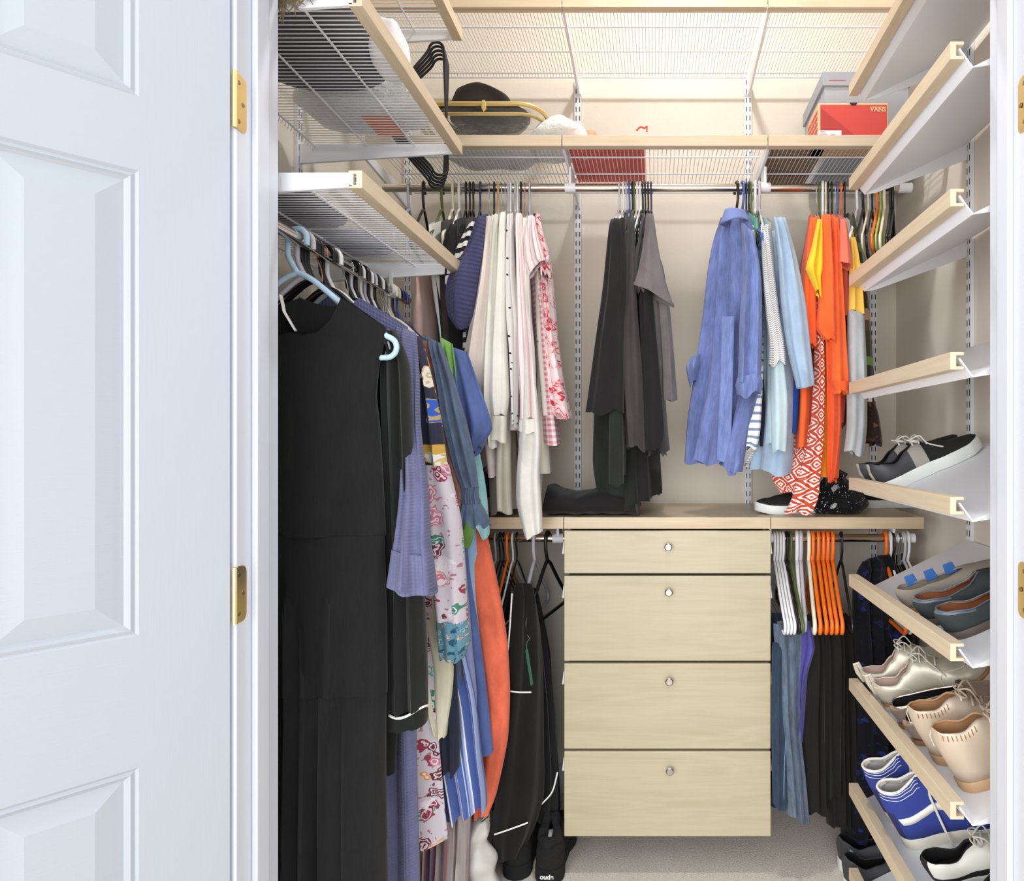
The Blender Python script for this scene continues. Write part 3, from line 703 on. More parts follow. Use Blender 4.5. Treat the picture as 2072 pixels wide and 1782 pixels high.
garment('linen_dress','coral linen dress, long and rounded, rearmost on the left rod','dress',[('b',M['coral'],LR(1.69,[(790,745,940,745,.03),(800,850,950,850,.04),(820,1000,968,1000,.04),(850,1090,986,1090,.05),(900,1200,1010,1200,.05),(930,1300,1026,1300,.05),(945,1400,1031,1400,.05),(955,1500,1026,1500,.05),(958,1600,1003,1608,.05),(960,1648,990,1642,.04)]),dict(top=(.07,.4,.05,.02),fold=(1.6,.006)))])
garment('teal_top','pale teal top, its edge peeking out behind the denim cuff','top',[('b',M['teal'],LR(1.665,[(800,740,935,740,.02),(810,850,955,850,.03),(850,930,971,925,.03),(900,1000,983,1000,.03),(940,1078,989,1078,.03)]),dict(top=(.06,.4,.05,.02),fold=(1.5,.005),hemwave=.012))])
garment('light_blue_dress','light blue cotton dress, a narrow strip left of the coral one','dress',[('b',M['lightblue'],LR(1.675,[(800,745,925,745,.02),(820,950,950,950,.03),(850,1090,968,1090,.03),(880,1200,974,1200,.03),(900,1320,981,1320,.03),(910,1420,975,1420,.03)]),dict(top=(.06,.4,.05,.02),fold=(1.5,.004)))])
garment('cream_trousers','cream twill trousers folded over a hanger below the blossom cuff','trousers',[('b',M['khaki'],LR(1.485,[(820,1180,868,1180,.02),(848,1262,893,1262,.04),(858,1350,917,1350,.045),(872,1440,910,1440,.045),(882,1486,904,1488,.045)]),dict(cap=True,fold=(1.2,.005)))])
garment('navy_skirt','dark navy skirt hem under the cream trousers','skirt',[('b',M['navy'],LR(1.51,[(800,1180,880,1180,.03),(850,1300,918,1300,.04),(866,1400,926,1400,.04),(882,1480,930,1480,.045),(888,1560,929,1557,.045)]),dict(cap=True,fold=(2,.005)))])
garment('violet_shirt','violet blue linen shirt tail between denim and royal blue','shirt',[('b',M['vio'],LR(1.60,[(820,1000,930,1000,.03),(860,1150,942,1150,.03),(900,1310,954,1310,.04),(915,1400,962,1400,.04),(918,1486,963,1476,.04)]),dict(cap=True,fold=(1.2,.004)))])
garment('striped_dress','blue and white vertically striped dress hem below the violet shirt tail','dress',[('b',M['blus'],LR(1.57,[(700,1000,880,1000,.03),(780,1200,915,1200,.05),(840,1400,962,1400,.07),(870,1520,974,1520,.08),(888,1600,984,1595,.09),(898,1648,985,1626,.09)]),dict(cap=True,fold=(3,.009),N=56))])
garment('maxi_dress','long dress smeared with brown, lilac and grey vertical streaks reaching the floor','dress',[('b',M['multi'],LR(1.61,[(700,1000,860,1000,.04),(780,1300,900,1300,.06),(830,1560,935,1560,.09),(842,1640,950,1640,.10),(840,1782,946,1782,.11),(838,1850,948,1850,.11)]),dict(cap=True,fold=(5,.011),N=64))])
garment('striped_skirt','thin black and white striped hem peeking under the coral dress','skirt',[('b',M['bwthin'],LR(1.72,[(930,1560,975,1560,.03),(945,1640,990,1640,.05),(950,1678,992,1672,.05)]),dict(cap=True,fold=(2,.008)))])
def labelled_tube():
    pass
# lampshade-like plastic bag on the floor
m=MB(); c=P(966,1740,1.70); rings=[]
for j in range(13):
    z=.34*j/12; k=.055+.012*math.sin(j*1.3); 
    if j>10: k*=.55
    rings.append([(c.x+ (k+.004*math.sin(5*a+j))*math.cos(a)*(.9 if j<9 else .7)+.012*math.sin(j*.6),c.y+.8*(k+.006*math.sin(4*a-j))*math.sin(a),z*.66) for a in [2*PI*i/24 for i in range(24)]])
m.loft(rings); tag(m.build('plastic_bag',M['greybag'],smooth=80,subsurf=1),'frosted white plastic bag standing on the carpet beside the striped hem','bag')
# black and white clusters higher up seen under the lowest left shelf are built with the back rod garments
# ================================================================ garments on the upper back rod
M['pink']=fabric('blush_pink_cotton',(222,186,176),.06,.4)
M['charcoal']=fabric('charcoal_brown_jersey',(62,56,56),.12,.5)
M['greytee']=fabric('washed_mauve_grey_jersey',(104,96,98),.14,.4)
M['blk']=fabric('soft_black_jersey',(29,27,27),.12,.5)
M['blk_g']=fabric('greenish_black_cotton',(36,38,35),.12,.4)
M['navyknit']=fabric('indigo_cable_knit',(66,63,98),.14,.9,3,gauze=520)
M['bw']=stripes('bold_black_white_stripe',[(0,(28,28,30)),(.5,(232,228,220))],.030,1,.4)
M['beige']=fabric('pale_beige_pink_linen',(218,204,196),.05,.6)
M['wht']=fabric('off_white_cotton',(220,216,207),.04,.6)
M['ivory']=fabric('ivory_satin',(214,209,194),.05,.7,.5)
M['polka']=dots('white_with_black_dots',(222,217,212),(50,48,56),42,.13,.35)
M['pinkrib']=stripes('pink_white_pin_stripe',[(0,(224,214,212)),(.45,(212,166,170)),(.7,(224,214,212))],.011,0,.4)
M['pinkrib2']=gingham('pink_white_check',(240,230,228),(214,130,140),.016)
M['satin']=fabric('white_sequin_satin',(218,213,206),.05,.9,2)
M['redfl']=floral('red_white_sprig_print',(232,208,208),[(196,46,64),(214,84,96),(190,40,60),(226,150,156)],40,4,.52,(238,216,216))
M['grfl']=floral('white_green_yellow_floral',(236,234,222),[(200,190,80),(150,180,120),(236,234,222),(236,234,222),(230,150,130)],22,5,.36,(240,238,226))
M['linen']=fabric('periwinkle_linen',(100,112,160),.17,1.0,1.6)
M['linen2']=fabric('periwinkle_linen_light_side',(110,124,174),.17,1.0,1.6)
M['tealg']=fabric('sea_green_cotton',(96,170,146),.08,.4)
M['hstr']=stripes('cream_blue_breton_stripe',[(0,(232,230,218)),(.66,(120,134,172))],.0235,1,.4)
M['pin']=stripes('grey_pin_stripe',[(0,(228,226,224)),(.6,(150,146,150))],.0048,1,.3,R(35))
M['pale']=fabric('pale_aqua_jersey',(182,202,208),.05,.4)
M['sky']=fabric('sky_blue_sweatshirt',(158,178,200),.07,.5,1.5)
M['org']=fabric('bright_orange_jersey',(240,98,44),.08,.4)
M['org2']=fabric('deep_orange_jersey',(228,88,42),.10,.4)
M['orgy']=fabric('amber_orange_jersey',(240,140,40),.08,.4)
M['coral2']=fabric('washed_coral_jersey',(232,112,90),.08,.4)
M['yel']=fabric('golden_yellow_jersey',(250,196,40),.07,.4)
M['ikat']=geo('rust_white_ikat_print',(196,72,50),(240,226,218),30)
M['greym']=fabric('grey_marl_knit',(168,170,172),.08,.5,2)
M['ylb']=fabric('yellow_block_knit',(228,184,80),.06,.4)
M['multi2']=stripes('olive_green_ikat_stripe',[(0,(64,62,38)),(.22,(110,140,70)),(.3,(48,56,36)),(.4,(226,222,206)),(.46,(110,140,70)),(.56,(230,226,212)),(.62,(52,48,34)),(.8,(176,140,112)),(.9,(88,72,56))],.33,1,.4)
M['brownp']=floral('dark_brown_brush_print',(52,38,30),[(120,84,60),(60,44,34),(150,120,96),(40,30,26)],26,4,.4,(90,66,50))
M['tan']=fabric('taupe_brown_jersey',(150,128,116),.08,.4)
HT=(.075,.30,.05,.01)
Z0=lambda **k: dict(dict(top=HT,fold=(2,.005),N=28,hemwave=.008),**k)
def near(name,label,cat,mat,rows,L=.34,dx=-.02,th=.035,Yn=1.745,extra=None,group=None,**o):
    pcs=[('body',mat,NB(rows,Yn,L,dx,th),Z0(**o))]+(extra or [])
    return garment(name,label,cat,pcs,group)
SL=dict(cap=True,fold=(.9,.004),N=24,hemwave=.005)
near('pink_blouse','blush pink top glimpsed under the end of the lowest left shelf','top',M['pink'],[(842,560,.02),(846,640,.055),(852,760,.065),(862,900,.06)],th=.06)
near('black_jacket','black jacket between the blush pink top and the black dress at the left','jacket',M['blk_g'],[(880,552,.03),(890,620,.06),(900,720,.07),(905,900,.07)],th=.06)
near('white_tank','white top on a black hanger at the left end of the back rod','top',M['wht'],[(868,455,.03),(874,500,.045),(884,580,.05),(896,700,.03)],th=.04)
near('brown_blouse','charcoal brown top on the olive hanger','top',M['charcoal'],[(893,450,.03),(897,520,.045),(904,700,.05),(915,900,.05)],th=.04)
near('black_dress','black dress with short sleeve left of the indigo knit','dress',M['blk'],[(920,448,.03),(918,520,.045),(916,600,.06),(922,720,.06),(935,900,.06),(945,1020,.06)],th=.05,
  extra=[('sleeve',M['blk'],LR(1.72,[(912,455,926,452,.03),(892,520,930,520,.05),(884,560,932,560,.05)]),dict(SL))])
near('dark_blouse','dark blouse with narrow shoulders, second left of the striped sleeve','blouse',M['charcoal'],[(942,446,.025),(938,520,.035),(940,700,.03),(948,900,.03)],th=.03)
near('striped_blouse','blouse with bold black and white striped sleeve','blouse',M['bw'],[(958,446,.025),(950,520,.03),(946,700,.03),(952,880,.03)],th=.03,
  extra=[('sleeve',M['bw'],LR(1.71,[(954,444,968,440,.025),(926,500,962,494,.04),(912,556,944,566,.04),(908,600,936,606,.04)]),dict(SL))])
near('knit_sweater','indigo cable knit sweater with a wide drooping sleeve','sweater',M['navyknit'],[(976,440,.03),(972,520,.045),(962,640,.05),(950,760,.05)],th=.045,dx=-.03,
  extra=[('sleeve',M['navyknit'],LR(1.69,[(966,436,984,436,.035),(944,500,982,500,.05),(908,560,972,556,.07),(902,600,966,604,.08),(908,640,958,642,.075),(926,668,944,664,.05)]),dict(SL,fold=(.8,.005)))])
W='blouses left of the standard'
near('beige_shirt','pale beige pink linen shirt, leftmost of the white and pink blouses','shirt',M['beige'],[(988,440,.02),(982,540,.03),(972,640,.035),(958,720,.04),(966,800,.04),(985,900,.04),(992,960,.04)],dx=-.06,
  extra=[('sleeve',M['beige'],LR(1.70,[(982,438,996,438,.025),(968,560,992,560,.04),(950,660,982,660,.05),(934,740,976,745,.055),(930,775,972,780,.05)]),dict(SL))])
near('white_shirt','plain off-white cotton shirt beside the beige pink one','shirt',M['wht'],[(1002,436,.02),(998,540,.03),(992,680,.04),(992,800,.045),(985,900,.05),(990,945,.05)],dx=-.06,
  extra=[('sleeve',M['wht'],LR(1.70,[(996,434,1008,434,.025),(984,560,1006,560,.04),(974,700,1006,700,.05),(970,800,1004,802,.05),(985,900,1006,905,.045)]),dict(SL))])
near('ivory_shirt','ivory shirt with a buttoned cuff hanging at counter level','shirt',M['ivory'],[(1016,432,.02),(1014,540,.03),(1010,700,.04),(1010,850,.045),(1008,970,.05),(1010,1040,.045)],dx=-.06,
  extra=[('sleeve',M['wht'],LR(1.695,[(1010,430,1023,430,.025),(1002,560,1024,560,.04),(992,700,1026,700,.05),(988,800,1030,800,.05),(994,840,1024,842,.04)]),dict(SL)),
         ('cuff',M['ivory'],LR(1.695,[(993,840,1025,842,.044),(988,888,1026,896,.05)]),dict(topth=1,fold=(1,.002),N=24,hemwave=.002))])
near('dotted_blouse','white blouse with small black dots','blouse',M['polka'],[(1032,434,.02),(1032,540,.028),(1034,700,.04),(1040,800,.04),(1038,876,.04)],dx=-.06,
  extra=[('sleeve',M['polka'],LR(1.70,[(1026,432,1038,432,.02),(1024,560,1044,560,.035),(1026,650,1056,650,.045),(1030,700,1052,704,.03),(1036,860,1048,862,.022)]),dict(SL,fold=(.9,.003)))])
near('textured_blouse','white blouse with pink woven stripes and a white cuff','blouse',M['pinkrib'],[(1048,436,.02),(1052,540,.03),(1060,700,.04),(1064,860,.045),(1072,930,.045)],dx=-.06,
  extra=[('sleeve',M['pinkrib'],LR(1.69,[(1042,432,1056,432,.025),(1044,560,1066,560,.035),(1046,700,1080,700,.045),(1052,800,1084,800,.045),(1052,846,1086,850,.045)]),dict(SL)),
         ('cuff',M['wht'],LR(1.69,[(1052,846,1087,850,.05),(1050,872,1090,878,.056)]),dict(topth=1,fold=(1,.003),N=24,hemwave=.004))])
near('satin_blouse','long white sequined satin blouse reaching below the counter edge','blouse',M['satin'],[(1062,440,.02),(1064,560,.03),(1068,760,.035),(1074,900,.05),(1072,1000,.05)],dx=-.06,
  extra=[('sleeve',M['satin'],LR(1.69,[(1058,440,1070,440,.02),(1060,700,1078,700,.035),(1052,880,1094,880,.05),(1046,960,1092,960,.05),(1046,1020,1096,1020,.055),(1062,1086,1098,1078,.05)]),dict(SL))])
near('ivory_dress','ivory long blouse tail ending just above the counter','dress',M['ivory'],[(1028,440,.02),(1026,700,.03),(1024,900,.04),(1028,1038,.035)],dx=-.06,Yn=1.76)
near('flared_blouse','pink and white striped top with a flared short sleeve','blouse',M['pinkrib2'],[(1074,440,.02),(1082,540,.03),(1094,660,.03),(1108,800,.035),(1118,900,.045)],dx=-.06,
  extra=[('sleeve',M['pinkrib'],LR(1.69,[(1068,436,1082,438,.02),(1060,480,1096,490,.04),(1062,530,1110,530,.05),(1070,560,1112,520,.04)]),dict(SL))])
near('floral_blouse','white blouse printed with green leaves and yellow flowers','blouse',M['grfl'],[(1084,470,.02),(1092,580,.03),(1098,700,.045),(1104,780,.05),(1108,832,.055)],dx=-.06)
near('frilled_blouse','red and white sprigged blouse with frilled ties, rightmost of the pink ones','blouse',M['redfl'],[(1082,434,.035),(1096,500,.04),(1106,580,.035),(1116,680,.035),(1128,780,.045),(1138,840,.055)],dx=-.06,fold=(3,.008),
  extra=[('ruffle',M['redfl'],LR(1.70,[(1070,434,1092,434,.03),(1082,480,1100,480,.035),(1092,530,1112,528,.04),(1094,556,1114,560,.04)]),dict(SL,fold=(2.5,.008))),
         ('ruffle',M['redfl'],LR(1.715,[(1094,556,1108,556,.03),(1096,600,1112,600,.03),(1104,700,1122,700,.03),(1112,790,1140,790,.035),(1118,836,1152,846,.045)]),dict(SL,fold=(2,.006)))])
near('pleated_skirt','cream pleated hem with a button below the pink blouses','skirt',M['ivory'],[(1090,700,.02),(1092,820,.035),(1094,900,.045),(1096,955,.05)],dx=-.06,fold=(3,.006),Yn=1.77)
near('taupe_skirt','taupe brown hem on the counter behind the long blouses','skirt',M['tan'],[(990,800,.03),(996,930,.04),(1004,1036,.045)],dx=0,Yn=1.82,L=.26)
# ---- black group
def obl_g(name,label,cat,mat,rows,Yl,Yr,extra=None,**o):
    return garment(name,label,cat,[('body',mat,OB(rows,Yl,Yr),dict(dict(cap=True,fold=(1.4,.005),N=32),**o))]+(extra or []))
obl_g('long_trousers','black trousers hanging from the rod with legs folded onto the counter','trousers',M['blk_g'],[(1236,470,1290,455,.03),(1215,640,1300,640,.05),(1206,800,1302,800,.06),(1202,930,1300,930,.06),(1208,970,1296,985,.07),(1216,1000,1292,1020,.08),(1226,1030,1288,1034,.07)],1.88,1.84,
  extra=[])
near('charcoal_shirt','charcoal brown long shirt in the middle of the black tops','shirt',M['charcoal'],[(1276,432,.02),(1276,600,.035),(1278,800,.04),(1284,905,.045)],dx=0,L=.33,
  extra=[('sleeve',M['charcoal'],LR(1.73,[(1270,440,1284,440,.02),(1262,600,1288,600,.03),(1262,760,1300,760,.03),(1272,900,1306,914,.03)]),dict(SL))])
near('black_shirt','long black shirt right of the charcoal brown one','shirt',M['blk'],[(1300,434,.02),(1302,600,.035),(1310,800,.045),(1316,900,.05)],dx=0,L=.33,
  extra=[('sleeve',M['blk'],LR(1.735,[(1296,460,1308,460,.02),(1296,700,1330,700,.03),(1300,860,1344,866,.03),(1306,912,1338,905,.03)]),dict(SL))])
near('black_cardigan','black cardigan whose hem hangs lowest on the right side of the black tops','cardigan',M['blk'],[(1316,440,.02),(1320,620,.03),(1326,800,.035),(1330,918,.045)],dx=.01,L=.33)
near('black_tunic','black tunic hem behind the cardigan, falling to the counter','tunic',M['blk'],[(1292,600,.03),(1296,800,.05),(1302,950,.06),(1306,1008,.06)],dx=.02,L=.3,Yn=1.80,th=.05)
near('black_sweatshirt','black sweatshirt with ribbed cuffs, left of the charcoal brown shirt','sweatshirt',M['blk_g'],[(1262,436,.02),(1258,600,.035),(1250,800,.05),(1246,960,.05)],dx=.01,L=.33,
  extra=[('sleeve',M['blk_g'],LR(1.735,[(1234,700,1262,700,.03),(1234,800,1260,800,.035),(1232,900,1262,900,.04),(1232,980,1262,982,.035)]),dict(SL))])
obl_g('wide_sleeve_top','black top with one wide square sleeve, leftmost of the black tops','top',M['blk'],[(1236,444,1262,440,.02),(1228,520,1268,520,.03),(1220,600,1268,600,.035),(1213,640,1264,640,.035),(1204,700,1262,700,.035),(1194,770,1262,770,.035),(1185,836,1261,836,.04)],1.74,1.71,fold=(1.2,.003))
obl_g('brown_tee','brown black t-shirt sleeve left of the washed grey one','t-shirt',M['charcoal'],[(1300,440,1308,440,.02),(1286,500,1308,500,.03),(1280,528,1306,530,.03),(1280,590,1302,590,.03)],1.74,1.74)
obl_g('grey_tee','washed mauve grey t-shirt with a flared sleeve, right side of the black tops','t-shirt',M['greytee'],[(1312,520,1332,520,.02),(1318,620,1350,620,.03),(1330,720,1358,720,.03),(1336,806,1362,814,.035)],1.80,1.76,
  extra=[('sleeve',M['greytee'],LR(1.71,[(1308,430,1322,434,.02),(1300,500,1332,500,.035),(1290,550,1344,560,.045),(1282,576,1364,622,.06)]),dict(SL,fold=(.8,.003),hemwave=0))])
m=MB()   # folded trouser legs on the counter
rings=[]
for j in range(22):
    f=j/21; x=-.325+f*.275; hz=.088*(1-.25*abs(math.sin(f*5)))*(1 if f<.9 else .75); hy=.125
    rings.append([(x+.006*math.sin(3*a+j*.4),1.935+hy*math.cos(a)*(1+.06*math.sin(j*.9+2*a)),ZCt+hz*.5+hz*.5*math.copysign(abs(math.sin(a))**.5,math.sin(a))*(1+.05*math.sin(j*1.3+3*a))) for a in [2*PI*i/30 for i in range(30)]])
m.loft(rings); tag(m.build('folded_trousers',M['blk'],smooth=60),'black trousers folded flat on the counter between white blouses and black tops','trousers')
# ---- blue group
C1=OB([(1462,440,1514,432,.03),(1446,500,1530,480,.05),(1436,560,1540,540,.06),(1430,640,1542,640,.07),(1418,720,1540,720,.075),(1408,790,1538,780,.08),(1400,850,1520,850,.08),(1396,930,1500,945,.085)],1.90,1.76)
g=garment('linen_shirt','wrinkled periwinkle linen shirt with rolled cuffs, front of the blue group','shirt',[
 ('body',M['linen'],C1,dict(cap=True,fold=(2.2,.008),N=52,hemwave=.014)),
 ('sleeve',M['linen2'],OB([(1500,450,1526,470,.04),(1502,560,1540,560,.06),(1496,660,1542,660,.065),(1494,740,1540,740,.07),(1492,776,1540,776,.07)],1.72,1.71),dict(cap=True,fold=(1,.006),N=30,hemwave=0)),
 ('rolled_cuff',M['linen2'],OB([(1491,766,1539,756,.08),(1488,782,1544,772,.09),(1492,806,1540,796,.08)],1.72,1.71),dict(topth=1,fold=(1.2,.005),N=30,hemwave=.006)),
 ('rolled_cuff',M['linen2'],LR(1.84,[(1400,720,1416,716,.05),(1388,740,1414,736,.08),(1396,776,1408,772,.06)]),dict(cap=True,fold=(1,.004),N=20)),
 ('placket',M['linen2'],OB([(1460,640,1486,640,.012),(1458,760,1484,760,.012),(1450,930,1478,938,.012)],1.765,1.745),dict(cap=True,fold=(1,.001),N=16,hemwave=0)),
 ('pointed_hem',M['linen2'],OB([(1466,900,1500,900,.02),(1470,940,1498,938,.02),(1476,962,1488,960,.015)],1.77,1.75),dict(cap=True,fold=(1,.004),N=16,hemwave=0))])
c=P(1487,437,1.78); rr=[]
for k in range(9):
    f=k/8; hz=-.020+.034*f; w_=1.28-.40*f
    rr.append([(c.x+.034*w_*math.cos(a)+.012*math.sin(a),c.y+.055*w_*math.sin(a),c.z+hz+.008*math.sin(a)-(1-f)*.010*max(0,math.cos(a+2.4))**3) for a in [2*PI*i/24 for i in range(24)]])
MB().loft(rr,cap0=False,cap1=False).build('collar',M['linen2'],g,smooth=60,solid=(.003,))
near('breton_top','cream top with blue horizontal stripes behind the linen shirt sleeve','top',M['hstr'],[(1538,470,.02),(1536,600,.03),(1530,740,.05),(1518,830,.06),(1514,900,.06)],Yn=1.80,L=.28,dx=.0,extra=[('front_panel',M['hstr'],OB([(1500,740,1545,740,.04),(1496,800,1542,800,.05),(1494,870,1538,870,.05),(1500,912,1530,906,.04)],1.80,1.77),dict(cap=True,fold=(1,.003),N=24))])
near('green_top','sea green top between linen shirt and pinstriped one','top',M['tealg'],[(1532,440,.04),(1536,500,.045),(1542,590,.035)],Yn=1.77,L=.3,dx=-.01)
obl_g('pinstripe_blouse','grey and white pinstriped blouse with a flared sleeve','blouse',M['pin'],[(1540,455,1556,455,.02),(1544,560,1568,560,.035),(1550,640,1578,640,.04),(1556,700,1588,700,.05),(1554,742,1591,734,.055)],1.745,1.735,
  extra=[('lower_hem',M['pin'],OB([(1500,880,1536,880,.03),(1502,920,1526,915,.03),(1500,946,1514,940,.03)],1.83,1.81),dict(cap=True,fold=(1,.003),N=20))])
near('aqua_tee','pale aqua jersey top hanging in front of the sky blue sweatshirt hem','top',M['pale'],[(1560,450,.02),(1562,600,.035),(1572,760,.055),(1576,900,.06)],Yn=1.765,L=.3,dx=0,extra=[('sleeve',M['pale'],LR(1.745,[(1560,700,1582,700,.03),(1560,800,1594,800,.035),(1562,860,1594,860,.035),(1562,912,1592,914,.035)]),dict(SL))])
near('navy_scarf','dark navy fringe hanging between striped and aqua tops','scarf',M['navy'],[(1545,760,.02),(1544,840,.025),(1542,902,.02)],Yn=1.80,L=.2,dx=0)
obl_g('sky_sweatshirt','sky blue sweatshirt with long sleeve, right side of the blue group','sweatshirt',M['sky'],[(1555,470,1588,460,.04),(1545,600,1600,600,.06),(1535,760,1604,760,.07),(1526,900,1602,900,.08),(1520,944,1598,962,.085)],1.86,1.80,
  extra=[('sleeve',M['sky'],LR(1.72,[(1564,440,1588,440,.035),(1574,520,1610,520,.05),(1580,610,1628,610,.055),(1592,700,1638,700,.055),(1606,760,1644,756,.05),(1612,790,1646,776,.045)]),dict(SL,fold=(1,.004)))])
near('cobalt_top','cobalt blue hem between the sky blue sweatshirt and the orange tops','top',fabric('cobalt_cotton',(34,66,146),.1,.4),[(1612,600,.02),(1612,780,.035),(1608,876,.03)],Yn=1.80,L=.25,dx=0)
# ---- orange group
near('orange_tunic','long orange tunic, leftmost of the orange tops','tunic',M['org'],[(1648,440,.02),(1636,560,.035),(1630,700,.045),(1632,800,.05),(1626,906,.05)],Yn=1.77,dx=.06,
  extra=[('sleeve',M['org'],LR(1.75,[(1640,440,1656,440,.02),(1626,560,1650,560,.035),(1622,640,1652,640,.04),(1634,700,1650,700,.04)]),dict(SL))])
near('amber_dress','amber orange dress hem visible between ikat scarf and orange tops','dress',M['orgy'],[(1672,600,.03),(1674,760,.04),(1672,900,.05),(1668,968,.05)],Yn=1.78,dx=.06)
near('yellow_tee','golden yellow t-shirt with short sleeve','t-shirt',M['yel'],[(1658,442,.02),(1656,520,.03),(1658,640,.03),(1660,760,.03)],Yn=1.75,dx=.06,
  extra=[('sleeve',M['yel'],LR(1.71,[(1654,444,1664,444,.02),(1642,500,1664,500,.035),(1630,544,1664,546,.045),(1636,560,1660,560,.045),(1650,590,1662,606,.03)]),dict(SL,fold=(.8,.004)))])
g=garment('ikat_scarf','long rust and white ikat patterned scarf trailing onto the counter','scarf',[
 ('tail',M['ikat'],LR(1.755,[(1650,470,1662,470,.015),(1650,620,1664,620,.02),(1648,760,1668,760,.02),(1640,880,1666,880,.025),(1622,950,1660,950,.03),(1602,1010,1654,1010,.03),(1588,1036,1640,1040,.03)]),dict(cap=True,fold=(1.5,.005),N=28)),
 ('tail',M['ikat'],OB([(1612,860,1640,860,.02),(1588,930,1634,930,.02),(1562,962,1628,975,.025),(1580,990,1622,1008,.02)],1.86,1.79),dict(cap=True,fold=(1,.004),N=24))])
obl_g('orange_tee','bright orange t-shirt with a folded short sleeve at its middle','t-shirt',M['org2'],[(1672,432,1684,436,.02),(1668,560,1696,560,.035),(1672,700,1700,700,.04),(1676,860,1702,860,.045),(1676,930,1698,930,.045),(1680,980,1694,968,.035)],1.76,1.745,
  extra=[('sleeve',M['org'],LR(1.715,[(1662,434,1680,436,.03),(1660,520,1684,520,.04),(1658,600,1688,600,.045),(1655,664,1690,652,.05),(1672,680,1690,700,.035)]),dict(SL,fold=(.8,.004)))])
near('orange_shirt','bright orange long sleeved shirt with a rolled cuff','shirt',M['org'],[(1694,440,.02),(1698,560,.03),(1702,700,.035),(1706,800,.035)],Yn=1.76,dx=.06,
  extra=[('sleeve',M['org'],LR(1.725,[(1684,440,1696,440,.025),(1682,560,1704,560,.035),(1682,700,1712,700,.04),(1682,770,1716,770,.045),(1686,796,1714,794,.04)]),dict(SL)),
         ('rolled_cuff',M['org2'],LR(1.72,[(1682,772,1717,772,.05),(1686,790,1715,790,.05)]),dict(topth=1,fold=(1,.002),N=24,hemwave=.003,step=.01))])
near('red_shirt','soft red top hem below the rolled orange cuff','top',fabric('soft_red_cotton',(206,76,60),.08,.4),[(1706,600,.02),(1704,780,.035),(1700,862,.035)],Yn=1.79,dx=.06,L=.28)
near('coral_tee','washed coral t-shirt sleeve at the right of the orange tops','t-shirt',M['coral2'],[(1706,440,.02),(1712,520,.02),(1716,640,.02)],Yn=1.75,dx=.06,
  extra=[('sleeve',M['coral2'],LR(1.72,[(1700,444,1712,444,.025),(1698,500,1720,500,.04),(1697,536,1724,540,.045)]),dict(SL,fold=(.8,.002)))])
near('white_vest','white vest between coral t-shirt and olive striped top','top',M['wht'],[(1718,446,.02),(1724,520,.03),(1730,620,.02)],Yn=1.77,dx=.06)
near('block_sweater','colour block sweater, yellow above and grey marl below','sweater',M['ylb'],[(1726,470,.02),(1728,560,.04),(1730,636,.045)],Yn=1.75,dx=.06,
  extra=[('yellow_sleeve',M['ylb'],LR(1.735,[(1720,480,1730,480,.02),(1718,560,1742,560,.035),(1716,628,1748,640,.04)]),dict(SL,hemwave=0)),
         ('grey_sleeve',M['greym'],LR(1.735,[(1716,628,1748,640,.042),(1714,760,1754,760,.045),(1714,860,1754,860,.045),(1708,912,1748,924,.045)]),dict(topth=1,fold=(1.2,.004),N=28,hemwave=.004))])
near('striped_sweater','olive, green and white horizontally striped ikat sweater','sweater',M['multi2'],[(1728,440,.035),(1738,540,.045),(1750,640,.05),(1756,760,.055),(1757,812,.055)],Yn=1.79,dx=.06,L=.3)
near('brown_skirt','dark brown brush printed skirt below the olive striped sweater','skirt',M['brownp'],[(1758,780,.05),(1764,860,.06),(1766,902,.065)],Yn=1.80,dx=.06,L=.25)
# ================================================================ lower rods
M['jean']=fabric('washed_blue_denim',(88,100,116),.24,.7,2); M['jeand']=fabric('dark_blue_denim',(44,58,76),.2,.6,2)
M['purp']=fabric('violet_stretch_fabric',(84,78,160),.10,.5)
M['pant']=fabric('black_trouser_wool',(25,24,23),.12,.5)
M['sequin']=floral('navy_sequin_velvet',(14,14,20),[(30,44,110),(14,14,20),(22,30,80),(14,14,20)],40,5,.4,(20,22,40))
def lower(name,label,mat,rows,Yl,Yr,cat='trousers',extra=None,**o): return obl_g(name,label,cat,mat,rows,Yl,Yr,extra,**o)
lower('black_trousers','black trousers beside the drawers, left of the jeans',M['jeand'],[(1564,1240,1600,1240,.03),(1563,1400,1596,1400,.04),(1563,1630,1590,1630,.04)],1.86,1.90)
g=lower('jeans','washed blue jeans hanging right of the drawers, flared hem',M['jean'],[(1566,1262,1622,1262,.03),(1572,1340,1618,1340,.045),(1576,1460,1614,1460,.05),(1586,1560,1624,1560,.05),(1592,1642,1632,1662,.055)],1.78,1.80,
   extra=[('inner_leg',M['jeand'],OB([(1563,1300,1592,1300,.03),(1562,1460,1590,1460,.03),(1564,1628,1590,1636,.03)],1.775,1.78),dict(cap=True,fold=(1,.003),N=20))])
pp=[P(1590,1330,1.765),P(1590,1460,1.765),P(1587,1560,1.765),P(1586,1632,1.768)]
MB().tube(crom(pp,6),.0035,6,flat=.5).build('side_seam',fabric('pale_denim_seam',(120,140,164),.2),g)
lower('purple_trousers','violet stretch trousers hanging from the cream hanger',M['purp'],[(1622,1256,1640,1256,.03),(1620,1300,1650,1310,.04),(1618,1360,1634,1366,.04),(1614,1440,1628,1440,.035),(1614,1500,1620,1500,.02)],1.80,1.79,fold=(1.5,.006))
